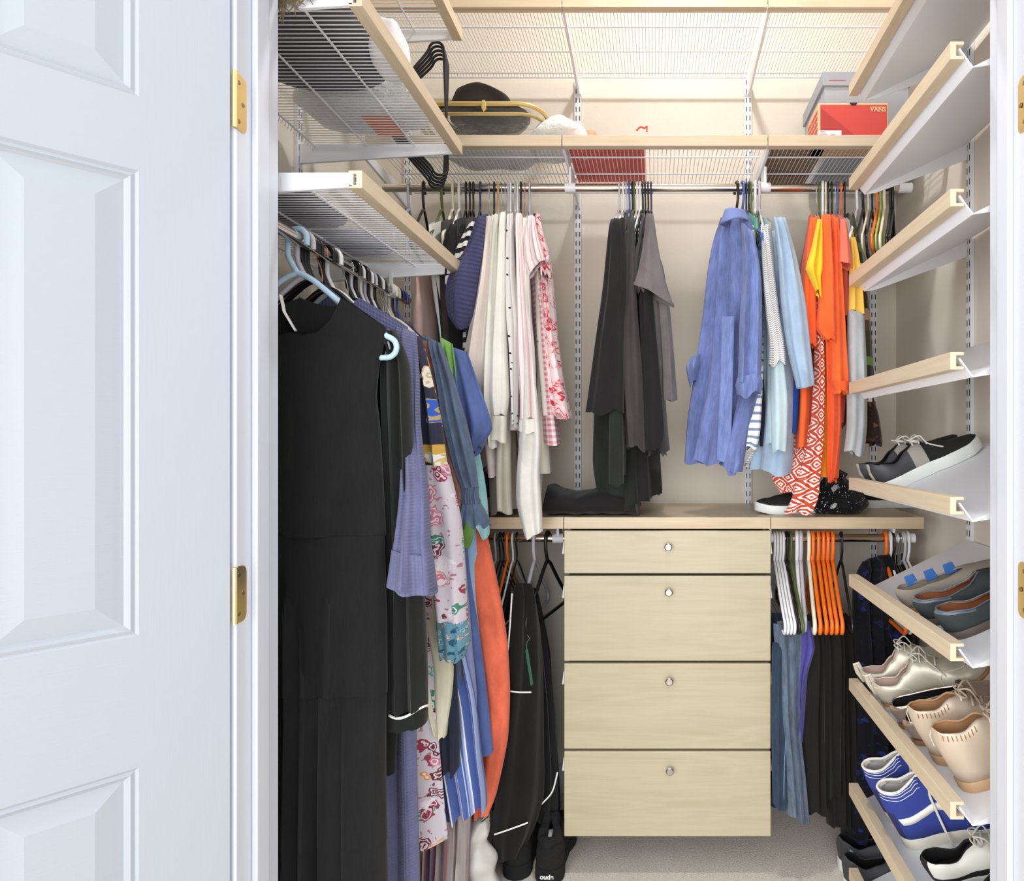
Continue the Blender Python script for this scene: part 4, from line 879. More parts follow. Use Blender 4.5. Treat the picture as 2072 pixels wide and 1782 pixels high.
for i,(a,b,c_,d_,y0,y1,l) in enumerate(((1628,1660,1630,1668,1244,1640,'leftmost of the black trousers under the orange hangers'),(1648,1690,1650,1700,1244,1610,'black trousers under the middle orange hangers'),(1676,1712,1680,1722,1244,1668,'black trousers under the rightmost orange and black hangers'),(1700,1722,1712,1740,1250,1700,'rearmost black trousers touching the shoe shelves'))):
    lower('black_trousers',l if l[0]!='l' else 'black trousers, '+l,M['pant'],[(a,y0,b,y0-4,.04),(a+2,y0+80,b+4,y0+80,.05),(c_-4,(y0+y1)/2,d_,(y0+y1)/2,.05),(c_,y1,d_,y1-8,.05)],1.80+.02*i,1.84+.02*i,fold=(2,.007),N=36)
lower('sequin_dress','black velvet dress with dark blue sequins behind the shoe shelves',M['sequin'],[(1745,1135,1800,1120,.04),(1728,1200,1810,1190,.06),(1732,1400,1830,1400,.07),(1720,1700,1850,1700,.08)],1.86,1.92,cat='dress',fold=(2.5,.007))
lower('black_coat','black coat with puffed shoulders at the right end of the lower rod',M['blk'],[(1770,1128,1828,1120,.05),(1772,1200,1850,1200,.08),(1780,1500,1870,1500,.08),(1790,1720,1880,1720,.08)],2.0,2.0,cat='coat',fold=(2,.008))
# lower left
g=lower('track_jacket','black long jacket with thin white piping hanging left of the drawers',M['pant'],[(1042,1180,1076,1180,.04),(1034,1260,1092,1270,.06),(1028,1360,1098,1370,.07),(1016,1460,1100,1480,.08),(1004,1600,1100,1600,.085),(994,1690,1080,1670,.085),(998,1728,1050,1724,.07)],1.76,1.80,cat='jacket',fold=(1.1,.003),N=40)
def pipe(pts,Y,par=g,nm='piping',r=.0022): MB().tube(crom([P(a,b,Y) for a,b in pts],6),r,5).build(nm,M['pipe'],par)
pipe([(1032,1398),(1050,1400),(1075,1400)],1.715); pipe([(1000,1688),(1030,1678),(1068,1664)],1.715); pipe([(1036,1200),(1030,1290),(1022,1370)],1.72)
g2=lower('long_cardigan','black garment with wavy white edging, right behind the piped jacket',M['blk'],[(1056,1180,1084,1190,.04),(1070,1300,1108,1310,.06),(1080,1440,1112,1380,.07),(1086,1560,1128,1560,.08),(1084,1640,1132,1620,.08),(1090,1668,1122,1660,.07)],1.86,1.90,cat='cardigan',fold=(1.5,.007))
pipe([(1128,1562),(1118,1600),(1100,1622),(1082,1638)],1.80,g2)
lower('black_leggings','black leggings on the hangers nearest the coral dress',M['blk'],[(1000,1180,1030,1180,.03),(1004,1400,1030,1400,.04),(1000,1640,1030,1640,.05)],1.84,1.90,cat='leggings')
tq=thing('price_tag','dark green swing tag on a cord hanging from the piped jacket','tag',P(1074,1350,1.70))
m=MB(); a=P(1062,1316,1.712); b=P(1078,1386,1.712)
m.prism([P(1063,1316,1.712),P(1068,1312,1.712),P(1079,1384,1.712),P(1074,1388,1.712)],(0,.0015,0)); m.build('card',plain('dark_green_card',(20,84,60),.6),tq,smooth=0)
MB().tube(crom([P(1067,1284,1.712),P(1071,1292,1.71),P(1066,1300,1.71),P(1066,1314,1.711)],5),.0007,5).build('cord',plain('green_cord',(90,130,110),.7),tq)
# ================================================================ shoes
def lerp_tab(tab,t):
    for i in range(len(tab)-1):
        a,b=tab[i],tab[i+1]
        if t<=b[0]:
            f=(t-a[0])/max(1e-6,b[0]-a[0]); f=f*f*(3-2*f); return a[1]+(b[1]-a[1])*f
    return tab[-1][1]
class Shoe:
    """heel at x=0, toe at x=L, sole bottom z=0"""
    def __init__(s,L=.26,W=.088,hs=.022,heel=.0,rim=((0,.065),(.12,.056),(.3,.050),(.42,.068),(.5,.072),(.62,.056),(.85,.036),(1,.028)),open_end=.46,open_w=.7,toe=2.0,mirror=1):
        s.L,s.W,s.hs,s.rim,s.oe,s.ow,s.toe,s.mi,s.heel=L,W,hs,rim,open_end,open_w,toe,mirror,heel
    def hw(s,t,k=1):       # plan half width
        base=lerp_tab(((0,.62),(.12,.68),(.3,.66),(.5,.78),(.68,1.0),(.85,.92),(1,.7)),t)
        e=1.0
        if t<.13: e=math.sqrt(max(0,1-((.13-t)/.13)**2))
        if t>.72: e=max(0,1-((t-.72)/.28)**(s.toe+.4))**(.5)
        return s.W/2*base*e*k
    def cy(s,t): return s.mi*.010*math.sin(PI*min(1,max(0,(t-.2)/.8)))
    def lift(s,t): return s.heel*(1-min(1,max(0,(t-.25)/.4)))**1.5 + .010*max(0,(t-.8)/.2)**2
    def pt(s,t,q,side,off=0):
        """q: 0 at the sole, 1 at the rim / centre line"""
        w=s.hw(t); o=0
        if t<s.oe: 
            f=t/s.oe; o=w*s.ow*min(1,(1-f)**.5*1.15)*(1 if t>.03 else t/.03)
        z0=s.hs+s.lift(t); h=max(.004,lerp_tab(s.rim,t)-s.hs)
        if t>.93: h*=math.sqrt(max(.02,1-((t-.93)/.07)**2))
        a=q*PI/2; y=o+(w-o)*(math.cos(a)**.75 if q<1 else 0); z=z0+h*math.sin(a)**.8
        x=t*s.L + (-.006*math.sin(min(1,q*1.2)*PI)*(1-t/.1) if t<.1 else 0)
        p=Vector((x,s.cy(t)+side*y,z))
        if off: p+=Vector((0,side*math.cos(a),math.sin(a)+.15)).normalized()*off
        return p
    def ptz(s,t,z,side,off=0):
        z0=s.hs+s.lift(t); h=max(.004,lerp_tab(s.rim,t)-s.hs); r=max(0,min(1,(z-z0)/h))
        return s.pt(t,math.asin(r**1.25)*2/PI,side,off)
    def upper(s,mats,parent,name='upper',panels=None,T=34,Q=9,thick=.003):
        ts=[0,.004,.012,.025,.045,.07]+[.07+.93*(i/(T-6)) for i in range(1,T-6)]+[.995,1.0]
        m=MB()
        for side in (-1,1):
            rows=[[s.pt(t,q/Q,side) for q in range(Q+1)] for t in ts]
            n=Q+1; fs=[];mi=[]
            vs=[p for r in rows for p in r]; b=len(m.v); m.v+=[tuple(v) for v in vs]
            for j in range(len(ts)-1):
                for k in range(Q):
                    f=(b+j*n+k,b+(j+1)*n+k,b+(j+1)*n+k+1,b+j*n+k+1)
                    if side<0: f=f[::-1]
                    m.f.append(f); m.m.append(panels(ts[j],(k+.5)/Q,side) if panels else 0)
        me_name=name; nm=len(mats)
        o=m.build(me_name,list(mats),parent,smooth=50,local=True)
        bm=bmesh.new(); bm.from_mesh(o.data); bmesh.ops.remove_doubles(bm,verts=bm.verts,dist=.0006); bmesh.ops.dissolve_degenerate(bm,edges=bm.edges,dist=.0003); bmesh.ops.recalc_face_normals(bm,faces=bm.faces)
        bm.normal_update()
        # outward normals: flip all if the side wall points inwards
        for f in bm.faces:
            c=f.calc_center_median()
            if .6<c.x/s.L<.7 and c.y-s.cy(.65)>s.W*.3:
                if f.normal.y<0: bmesh.ops.reverse_faces(bm,faces=bm.faces)
                break
        bm.to_mesh(o.data); bm.free()
        sd=o.modifiers.new('solid','SOLIDIFY'); sd.thickness=thick; sd.offset=-1; sd.material_offset=nm-1; sd.material_offset_rim=nm-1; sd.use_even_offset=False
        return o
    def sole(s,mat,parent,z0=0,z1=None,k=1.04,name='sole',mats2=None,line=None):
        z1=s.hs if z1 is None else z1; ts=[i/40 for i in range(41)]
        out=[(t,1) for t in ts]+[(t,-1) for t in ts[::-1][1:-1]]
        def ring(f,kk): return [Vector((-.003+(s.L+.008)*t,s.cy(t)+sd*s.hw(t,kk),(s.lift(t) if True else 0)+z0+(z1-z0)*f*(1+.0*t)- (s.lift(t)*(1-f) if s.heel else 0))) for t,sd in out]
        m=MB().loft([ring(0,k*.95),ring(.12,k),ring(.9,k*1.0),ring(1.02,k*.96)]); return m.build(name,mat,parent,smooth=50,local=True)
    def insole(s,mat,parent):
        ts=[i/24 for i in range(1,24)]; out=[(t,1) for t in ts]+[(t,-1) for t in ts[::-1]]
        m=MB().loft([[Vector((s.L*t,s.cy(t)+sd*s.hw(t,.93),s.hs+s.lift(t)+z)) for t,sd in out] for z in (.0,.004)]); return m.build('insole',mat,parent,local=True)
    def laces(s,mat,parent,t0=.47,t1=.66,n=4,q=.72,r=.0022,bow=True):
        for i in range(n):
            t=t0+(t1-t0)*i/max(1,n-1)
            pts=[s.pt(t,q,-1,.003),s.pt(t+.006,.88,-1,.006),s.pt(t+.01,1,1,.0065),s.pt(t+.012,.88,1,.006),s.pt(t+.018,q,1,.003)]
            MB().tube(crom(pts,4),r,6,flat=.6).build('lace',mat,parent,local=True)
        if bow:
            c=s.pt(t0,1,1,.010)
            for sd in (-1,1):
                MB().tube(crom([c,c+Vector((-.004,sd*.014,.004)),c+Vector((.004,sd*.026,-.003)),c+Vector((.013,sd*.022,-.008)),c+Vector((.008,sd*.010,-.002)),c],5),r*.8,6).build('lace_loop',mat,parent,local=True)
                MB().tube(crom([c,c+Vector((.024,sd*.020,.004)),s.pt(t0+.13,.75,sd,.004),s.pt(t0+.22,.35,sd,.005)],5),r*.8,6).build('lace_end',mat,parent,local=True)
def on_shelf(shelf,Y,x=.598,yaw=0,lift=.0015):
    """a spot on a slanted shoe plate: heel at x, toe up towards the right wall"""
    z=SHH[shelf]-.013; return ((x,Y,z+(x-VX)*TAN+lift/math.cos(R(26.5))),(0,-R(26.5),R(yaw)))
def pair(fn,name,labels,spots,group):
    a=None
    for i,(loc,rot) in enumerate(spots):
        if a is None: a=fn(name); o=a
        else: o=copy_tree(a)
        o.rotation_mode='ZYX'; o.location=loc; o.rotation_euler=rot; tag(o,labels[i],'shoe',group)
def empty_at0(name): return thing(name,None,None)
S={}
S['blksuede']=plain('black_suede',(30,29,28),.95,bump=(90,.3,.001)); S['blklthr']=plain('dark_grey_leather',(56,56,58),.5,bump=(60,.1))
S['greystrap']=plain('grey_suede_strap',(160,154,146),.9,var=.15,bump=(60,.3,.001)); S['whsole']=plain('white_rubber_sole',(232,234,230),.5); S['dkline']=plain('black_lining',(18,18,18),.95)
S['lacew']=plain('off_white_lace',(220,216,206),.8); S['silver']=plain('champagne_silver_leather',(205,198,182),.38,.35,bump=(160,.25,.0008)); S['pinkline']=plain('blush_lining',(226,200,184),.8)
S['welt']=plain('tan_welt',(176,130,84),.6); S['cream']=plain('cream_rubber',(226,220,204),.55); S['pewter']=plain('pewter_metallic',(190,172,158),.25,.7)
S['champ']=plain('champagne_leather',(206,188,168),.42,.25,bump=(70,.2,.001)); S['tanline']=plain('tan_leather_lining',(190,142,100),.7); S['stack']=plain('stacked_tan_heel',(196,160,120),.6)
S['blue']=plain('blue_canvas',(44,60,140),.85,bump=(200,.25,.0008)); S['navy']=plain('navy_suede',(40,42,96),.95,bump=(120,.3,.001)); S['greyline']=plain('light_grey_padded_lining',(190,186,180),.85,bump=(18,.4,.004))
S['stripe']=plain('white_side_stripe',(238,234,226),.55); S['dkgreen']=plain('charcoal_green_suede',(52,58,58),.9,bump=(90,.3,.001)); S['slatelthr']=plain('slate_grey_leather',(98,106,118),.35,bump=(60,.1))
S['cognac']=plain('cognac_leather',(150,92,58),.55); S['greige']=plain('greige_suede',(150,140,128),.9,var=.08,bump=(80,.3,.001)); S['bluetag']=plain('blue_elastic',(52,104,176),.7)
S['knit']=plain('charcoal_knit_mesh',(70,70,72),.9,var=.35,bump=(150,.6,.002)); S['fuzz']=plain('black_fleece',(24,23,23),1,bump=(70,1,.008)); S['whiteleather']=plain('white_leather',(226,226,216),.45,bump=(50,.15))
def sneaker_bw(n):
    s=Shoe(.268,.092,.026,rim=((0,.086),(.08,.076),(.22,.062),(.36,.078),(.46,.086),(.6,.070),(.8,.052),(1,.040)),open_end=.42,open_w=.72)
    t=empty_at0(n)
    def pan(tt,q,sd): return 1 if tt<.36 else (2 if (.36<=tt<.50 and q<.9) else 0)
    s.sole(S['whsole'],t,0,.030); s.upper([S['blksuede'],S['blklthr'],S['greystrap'],S['dkline']],t,panels=pan); s.insole(S['dkline'],t)
    MB().prism([(-.006,-.007,.03),(-.009,-.007,.06),(-.005,-.007,.086),(.000,-.007,.086),(-.002,-.007,.03)],(0,.014,0)).build('heel_tab',S['greystrap'],t,local=True,bevel=.001)
    s.laces(S['lacew'],t,.44,.56,3); return t
pair(sneaker_bw,'sneaker',['near one of the black and white sneakers with grey strap on the fifth shoe shelf','far one of the black and white sneakers with grey strap, half hidden'],[on_shelf(4,1.60,.592,-8),on_shelf(4,1.675,.590,-4)],'black and white sneaker pair')
def flat_greige(n):
    s=Shoe(.25,.082,.012,rim=((0,.060),(.2,.050),(.45,.044),(.62,.046),(.8,.040),(1,.03)),open_end=.62,open_w=.86)
    t=empty_at0(n); s.sole(S['welt'],t); s.upper([S['greige'],S['greige']],t); s.insole(S['pinkline'],t)
    for tt in (.16,.34,.52):
        c=s.pt(tt,1,1); MB().prism([(c.x-.014,c.y-.001,c.z-.008),(c.x-.011,c.y-.001,c.z+.018),(c.x+.011,c.y-.001,c.z+.018),(c.x+.014,c.y-.001,c.z-.008)],(0,.004,0)).build('elastic_tab',S['bluetag'],t,local=True,bevel=.0015)
    return t
pair(flat_greige,'flat_shoe',['greige suede flat with blue elastic tabs, left of the dark loafers'],[on_shelf(5,1.455,.595,-14)],None)
def loafer(n):
    s=Shoe(.262,.090,.016,rim=((0,.062),(.1,.056),(.28,.044),(.45,.048),(.56,.062),(.68,.056),(.85,.042),(1,.03)),open_end=.56,open_w=.84)
    t=empty_at0(n); s.sole(plain('dark_brown_rubber_sole',(92,80,74),.6),t); 
    s.upper([S['dkgreen'],S['slatelthr'],S['cognac']],t,panels=lambda tt,q,sd: 1 if (q>.62 and tt<.26) else 0); s.insole(S['cognac'],t)
    MB().tube(crom([s.pt(tt,1,sd,.001) for sd,tts in ((-1,[.55,.45,.35,.25,.15,.07,.02]),(1,[.02,.07,.15,.25,.35,.45,.55])) for tt in tts],4),.0016,6).build('collar_binding',S['slatelthr'],t,local=True); return t
pair(loafer,'loafer',['far one of the dark suede loafers with cognac lining','near one of the dark suede loafers with cognac lining, cut off by the door jamb'],[on_shelf(5,1.355,.595,-14),on_shelf(5,1.258,.598,-14)],'dark loafer pair')
def oxford(n):
    s=Shoe(.268,.090,.022,rim=((0,.082),(.07,.072),(.2,.064),(.32,.082),(.42,.104),(.52,.096),(.64,.074),(.82,.056),(1,.042)),open_end=.40,open_w=.74)
    t=empty_at0(n); s.sole(S['cream'],t,0,.017); s.sole(S['welt'],t,.017,.024,1.07,'welt'); s.upper([S['silver'],S['pinkline']],t); s.insole(S['pinkline'],t)
    for sd in (-1,1):
        MB().tube(crom([s.pt(a,b,sd,.0015) for a,b in ((.60,.06),(.60,.30),(.66,.5),(.74,.62),(.82,.8),(.84,1))],5),.0013,5).build('brogue_seam',S['cream'],t,local=True)
        MB().tube(crom([s.pt(a,b,sd,.0015) for a,b in ((.02,.55),(.12,.5),(.24,.38),(.30,.2),(.34,.02))],5),.0010,5).build('brogue_seam',S['cream'],t,local=True)
    MB().tube([Vector((-.004,0,.045)),Vector((-.010,0,.075)),Vector((-.007,0,.098)),Vector((.002,0,.098)),Vector((.003,0,.075))],.003,6,flat=2).build('pull_tab',S['silver'],t,local=True)
    s.laces(S['lacew'],t,.43,.60,4,r=.002); return t
pair(oxford,'oxford_shoe',['far one of the silver lace-up oxfords','near one of the silver lace-up oxfords, heel against the birch edge'],[on_shelf(6,1.670,.592,-20),on_shelf(6,1.585,.594,-20)],'silver oxford pair')
def pewter(n):
    s=Shoe(.25,.080,.012,rim=((0,.058),(.1,.056),(.3,.052),(.5,.046),(.66,.044),(.8,.040),(1,.03)),open_end=.66,open_w=.88)
    t=empty_at0(n); s.sole(S['welt'],t); s.upper([S['pewter'],S['dkline']],t); s.insole(S['dkline'],t)
    MB().tube(crom([s.pt(tt,1,sd,.001) for sd,tts in ((-1,[.64,.5,.4,.3,.2,.1,.03]),(1,[.03,.1,.2,.3,.4,.5,.64])) for tt in tts],4),.0018,6).build('collar_binding',S['pewter'],t,local=True)
    c=s.pt(.66,1,1,.004); MB().tube(crom([c+Vector((0,-.03,-.01)),c+Vector((0,-.012,.006)),c+Vector((0,.012,.006)),c+Vector((0,.03,-.01))],5),.007,8,flat=.35).build('toe_strap',plain('brown_strap',(84,70,62),.5),t,local=True); return t
pair(pewter,'ballet_flat',['far one of the pewter ballet flats with black lining','near one of the pewter ballet flats with black lining'],[on_shelf(6,1.490,.594,-18),on_shelf(6,1.412,.594,-18)],'pewter ballet flat pair')
def booty(n):
    s=Shoe(.255,.090,.016,heel=.004,rim=((0,.128),(.08,.120),(.22,.112),(.34,.122),(.42,.116),(.52,.092),(.66,.072),(.84,.054),(1,.045)),open_end=.40,open_w=.80)
    t=empty_at0(n); s.sole(S['stack'],t,0,.017); s.upper([S['champ'],S['tanline']],t); s.insole(S['tanline'],t)
    for sd in (-1,1):
        for i in range(9):
            a=.06+i*.030; p=s.pt(a,.62,sd,.0008); q_=s.pt(a+.004,.78,sd,.0008); MB().tube([p,q_],.0024,6,flat=.4).build('perforation',S['tanline'],t,local=True)
    MB().tube([Vector((-.002,0,.124)),Vector((-.008,0,.114)),Vector((-.0095,0,.092))],.0022,6,flat=.5).build('zip_pull',S['cream'],t,local=True)
    s.laces(S['champ'],t,.42,.62,4,r=.0026); return t
pair(booty,'ankle_boot',['far one of the champagne ankle boots with slotted collar','near one of the champagne ankle boots with slotted collar, beside the door jamb'],[on_shelf(6,1.325,.600,-18),on_shelf(6,1.222,.604,-18)],'champagne ankle boot pair')
def hightop(n):
    s=Shoe(.285,.096,.024,rim=((0,.150),(.06,.146),(.16,.140),(.26,.146),(.34,.158),(.40,.150),(.50,.118),(.60,.088),(.72,.072),(.85,.060),(1,.046)),open_end=.37,open_w=.82)
    t=empty_at0(n); s.sole(S['cream'],t,0,.027)
    def pan(tt,q,sd): return 1 if (tt<.07 and q<.35) or tt>.72 else 0
    s.upper([S['blue'],S['navy'],S['greyline']],t,panels=pan,thick=.009); s.insole(S['greyline'],t)
    rim=[s.pt(tt,1,sd,.001) for sd,tts in ((-1,[.36,.3,.24,.18,.12,.07,.03,.01]),(1,[.01,.03,.07,.12,.18,.24,.3,.36])) for tt in tts]
    MB().tube(crom(rim,4),.0032,8).build('collar_binding',S['stripe'],t,local=True)
    for sd in (-1,1):
        top=[(.08,.080),(.18,.082),(.30,.090),(.40,.099),(.50,.090),(.60,.074),(.68,.066),(.74,.066)]
        bot=[(.10,.064),(.19,.066),(.30,.074),(.40,.083),(.50,.073),(.60,.056),(.68,.048),(.75,.050)]
        A=crom([s.ptz(a,b,sd,.0016) for a,b in top],5); B=crom([s.ptz(a,b,sd,.0016) for a,b in bot],5)
        m=MB(); n_=len(A); m.add(A+B,[(i,i+1,n_+i+1,n_+i) for i in range(n_-1)]); m.build('side_stripe',S['stripe'],t,local=True,solid=(.0012,))
        for q in (.62,.72,.82): MB().tube([s.pt(.02+.33*i/14,q,sd,.0012) for i in range(15)],.0008,4).build('collar_stitching',S['stripe'],t,local=True)
    m=MB(); tg=[(.36,.030),(.40,.031),(.48,.028),(.58,.022)]
    s.laces(S['lacew'],t,.44,.62,5,.80,.0028,bow=False)
    c=s.pt(.42,.8,-1,.004); MB().tube(crom([c,c+Vector((-.004,-.010,-.02)),s.pt(.40,.4,-1,.008),s.pt(.40,0,-1,.014),s.pt(.42,0,-1,.016)+Vector((.0,-.006,-.028))],5),.003,6,flat=.6).build('lace_end',S['lacew'],t,local=True)
    return t
pair(hightop,'high_top_sneaker',['far one of the blue high-top sneakers with white side stripe','near one of the blue high-top sneakers with white side stripe'],[on_shelf(7,1.595,.602,-22),on_shelf(7,1.495,.604,-22)],'blue high-top pair')
def skate(n):
    s=Shoe(.26,.090,.024,rim=((0,.074),(.1,.066),(.26,.056),(.4,.074),(.5,.078),(.62,.062),(.82,.048),(1,.038)),open_end=.42,open_w=.74)
    t=empty_at0(n); s.sole(S['whsole'],t); s.upper([S['whiteleather'],S['blksuede'],S['dkline']],t,panels=lambda tt,q,sd: 1 if (q>.86 and tt<.45) or tt<.03 or q<.14 else 0); s.insole(S['dkline'],t)
    s.laces(S['lacew'],t,.45,.62,4); return t
pair(skate,'skate_shoe',['far one of the white leather shoes with black edging in the bottom right corner','near one of the white leather shoes with black edging in the bottom right corner'],[on_shelf(7,1.345,.612,-20),on_shelf(7,1.240,.610,-20)],'white and black shoe pair')
def runner(n):
    s=Shoe(.285,.098,.030,rim=((0,.092),(.06,.088),(.2,.070),(.34,.080),(.44,.092),(.56,.078),(.78,.058),(1,.046)),open_end=.44,open_w=.74)
    t=empty_at0(n); s.sole(S['whsole'],t); s.upper([S['knit'],plain('reflective_blue_grey',(170,184,196),.3),S['dkline']],t,panels=lambda tt,q,sd: 1 if (.07<tt<.13 and q<.55) else 0); s.insole(S['dkline'],t)
    s.laces(S['blksuede'],t,.46,.62,4,bow=False); return t
pair(runner,'running_shoe',['charcoal knit running shoe with white sole on the carpet, rear one','charcoal knit running shoe with white sole on the carpet, front one'],[((.545,1.83,.001),(0,0,R(-12))),((.535,1.745,.001),(0,0,R(-10)))],'charcoal running shoe pair')
def slipon(n):
    s=Shoe(.25,.09,.022,rim=((0,.062),(.2,.052),(.45,.058),(.56,.066),(.7,.056),(.85,.046),(1,.034)),open_end=.5,open_w=.8)
    t=empty_at0(n); s.sole(S['whsole'],t,0,.026); s.upper([S['blksuede'],S['dkline']],t); s.insole(S['dkline'],t); return t
pair(slipon,'slip_on_shoe',['black slip-on shoe with white sole on the counter, toe pointing left','black and white shoe on the counter, mostly behind the printed bag'],[((.56,1.95,ZCt+.0005),(0,0,R(190))),((.70,2.06,ZCt+.0005),(0,0,R(10)))],None)
# fleece slipper boots on the floor, heels facing the doorway
def slipper(n):
    s=Shoe(.255,.118,.036,rim=((0,.112),(.05,.112),(.2,.124),(.34,.142),(.44,.130),(.56,.104),(.75,.086),(1,.062)),open_end=.42,open_w=.55)
    t=empty_at0(n); s.sole(S['dkline'],t,0,.040,1.05); s.upper([S['fuzz'],S['fuzz']],t,thick=.014); 
    rim=[s.pt(tt,1,sd,.004)+Vector((0,0,.004*math.sin(40*tt))) for sd,tts in ((-1,[.40,.32,.24,.16,.1,.05,.015]),(1,[.015,.05,.1,.16,.24,.32,.40])) for tt in tts]
    MB().tube(rim,[.013+.003*math.sin(i*2.1) for i in range(len(rim))],10,closed=True).build('fleece_collar',S['fuzz'],t,local=True)
    MB().lathe([(.001,0),(.022,.004),(.02,.012),(.001,.014)],(.05,0,.10),16,1.3,.8).build('insole_pad',S['whsole'],t,local=True); return t
pair(slipper,'slipper_boot',['left black fleece slipper boot on the carpet under the piped jacket','right black fleece slipper boot with white heel lettering, beside the drawers'],[((-.402,1.77,.001),(0,0,R(86))),((-.303,1.752,.001),(0,0,R(88)))],'black fleece slipper pair')
sl=[o for o in bpy.data.objects if o.get('label','').startswith('right black fleece')][0]
def text_mesh(txt,size,mat,parent,name,loc,rot,ext=.0004,bold=0,font_shear=0):
    cu=bpy.data.curves.new('t','FONT'); cu.body=txt; cu.size=size; cu.extrude=ext; cu.align_x='CENTER'; cu.align_y='CENTER'; cu.offset=bold; cu.shear=font_shear
    tmp=bpy.data.objects.new('t',cu); col.objects.link(tmp); dg=bpy.context.evaluated_depsgraph_get(); me=bpy.data.meshes.new_from_object(tmp.evaluated_get(dg)); bpy.data.objects.remove(tmp)
    me.materials.clear(); me.materials.append(mat); o=bpy.data.objects.new(name,me); col.objects.link(o); o.parent=parent; o.location=loc; o.rotation_euler=rot; return o
text_mesh('oude',.019,S['whsole'],sl,'heel_lettering',(-.0112,0,.030),(R(90),0,R(-90)),bold=.0006)
# ================================================================ things on shelves and counter
ZS=ZB+.0275         # top of the lower back wire shelf
I={}
I['gold']=plain('gold_vinyl_zip_tape',(214,186,120),.35,.35); I['felt']=plain('black_brown_felt',(48,42,38),.95,bump=(120,.25,.001))
t=NT('clear_vinyl',.08); t.color((235,238,242)); t.b.inputs['Transmission Weight'].default_value=.85; t.b.inputs['IOR'].default_value=1.1; t.b.inputs['Alpha'].default_value=.22; t.bump(t.noise(t.coord('Object'),18,3,.5,1),.6,.01); I['vinyl']=t.m
t=NT('cloudy_plastic_film',.15); co=t.coord('Object'); t.color(t.ramp(t.noise(co,7,3),[(.3,(225,228,226)),(.7,(246,248,244))])); t.b.inputs['Alpha'].default_value=.86; t.bump(t.noise(co,22,4,.6,1.5),.9,.012); I['film']=t.m
I['orange']=plain('soft_orange_print',(240,140,96),.6); I['white']=plain('white_fleece',(242,242,244),.95,bump=(60,.6,.004))
I['redbox']=plain('red_card',(206,72,66),.6); I['redbox2']=plain('dark_red_card',(178,56,54),.6); I['tanbox']=plain('tan_card_edge',(226,190,150),.6); I['greybox']=plain('silver_grey_card',(178,184,196),.45); I['greylid']=plain('grey_card_lid',(168,172,184),.4)
I['brown']=plain('brown_card_base',(150,124,104),.8); I['red']=plain('red_folder',(224,96,84),.6); I['dgrey']=plain('dark_grey_nylon',(84,84,90),.8,var=.2,bump=(9,.6,.01)); I['grass']=plain('dried_grass',(120,104,76),.9)
I['label']=plain('white_paper_label',(240,240,240),.7); I['ink']=plain('dark_ink',(60,60,64),.7)
# hat
c=P(977,196,1.98); zc=ZS+.132
t=thing('felt_hat','round black felt hat resting on the clear gold trimmed bag','hat',(c.x,c.y,zc))
prof=[(.0,.103),(.03,.1035),(.06,.098),(.082,.082),(.092,.055),(.096,.02),(.097,.0)]
rg=[]
for r,h in prof[::-1]: rg.append([(c.x+1.0*max(r,.001)*1.05*math.cos(a),c.y+max(r,.001)*.85*math.sin(a),zc+h*(1-.22*max(0,math.cos(a))*(h/.103)**2*(r/.097)) ) for a in [2*PI*i/40 for i in range(40)]])
MB().loft(rg,cap0=False).build('crown',I['felt'],t,smooth=60)
bp=[(.095,.004),(.12,.002),(.135,.004),(.150,.008),(.152,.0095),(.150,.006),(.135,.000),(.12,-.002),(.095,.0)]
MB().loft([[(c.x+r*1.06*math.cos(a)-.01,c.y+r*.84*math.sin(a),zc+h+(.010*math.cos(2*a) if r>.145 else 0)) for a in [2*PI*i/48 for i in range(48)]] for r,h in bp],cap0=False,cap1=False).build('brim',I['felt'],t,smooth=60)
# clear bag with gold zip
x0,x1,y0,y1=-.72,-.335,1.84,2.12
def rrect(x0,x1,y0,y1,r,z,n=8):
    out=[]
    for cx,cy,a0 in ((x1-r,y1-r,0),(x0+r,y1-r,90),(x0+r,y0+r,180),(x1-r,y0+r,270)):
        for k in range(n+1): a=R(a0+90*k/n); out.append(Vector((cx+r*math.cos(a),cy+r*math.sin(a),z)))
    return out
t=thing('vinyl_bag','clear vinyl storage bag with gold zip trim under the felt hat','bag',((x0+x1)/2,1.98,ZS))
MB().loft([rrect(x0+.01,x1-.01,y0+.01,y1-.01,.06,ZS+.001),rrect(x0,x1,y0,y1,.07,ZS+.03),rrect(x0,x1,y0,y1,.07,ZS+.085),rrect(x0+.005,x1-.005,y0+.005,y1-.005,.07,ZS+.105)]).build('body',I['vinyl'],t)
MB().tube(rrect(x0-.002,x1+.002,y0-.002,y1+.002,.072,ZS+.082),.0075,8,closed=True,flat=.5).build('zip_tape',I['gold'],t)
MB().tube([p+Vector((0,0,.008*math.sin((p.x-x0)*8))) for p in rrect(x0-.002,x1+.002,y0-.002,y1+.002,.072,ZS+.108)],.0065,8,closed=True).build('lid_rim',I['gold'],t)
MB().prism([P(975,202,1.83),P(981,202,1.83),P(984,220,1.83),P(978,226,1.83),P(974,218,1.83)],(0,.003,0)).build('zip_pull',I['gold'],t,bevel=.0006)
tag(MB().loft([[ (-.52+ (.15*f+.001)*math.cos(a),1.97+(.10*f+.001)*math.sin(a),ZS+h+.006*math.sin(5*a)) for a in [2*PI*i/30 for i in range(30)]] for f,h in ((.7,.006),(1,.014),(1,.03),(.8,.044),(.2,.05))]).build('folded_linens',I['white'],smooth=60),'pale folded linens inside the clear vinyl bag','linens')
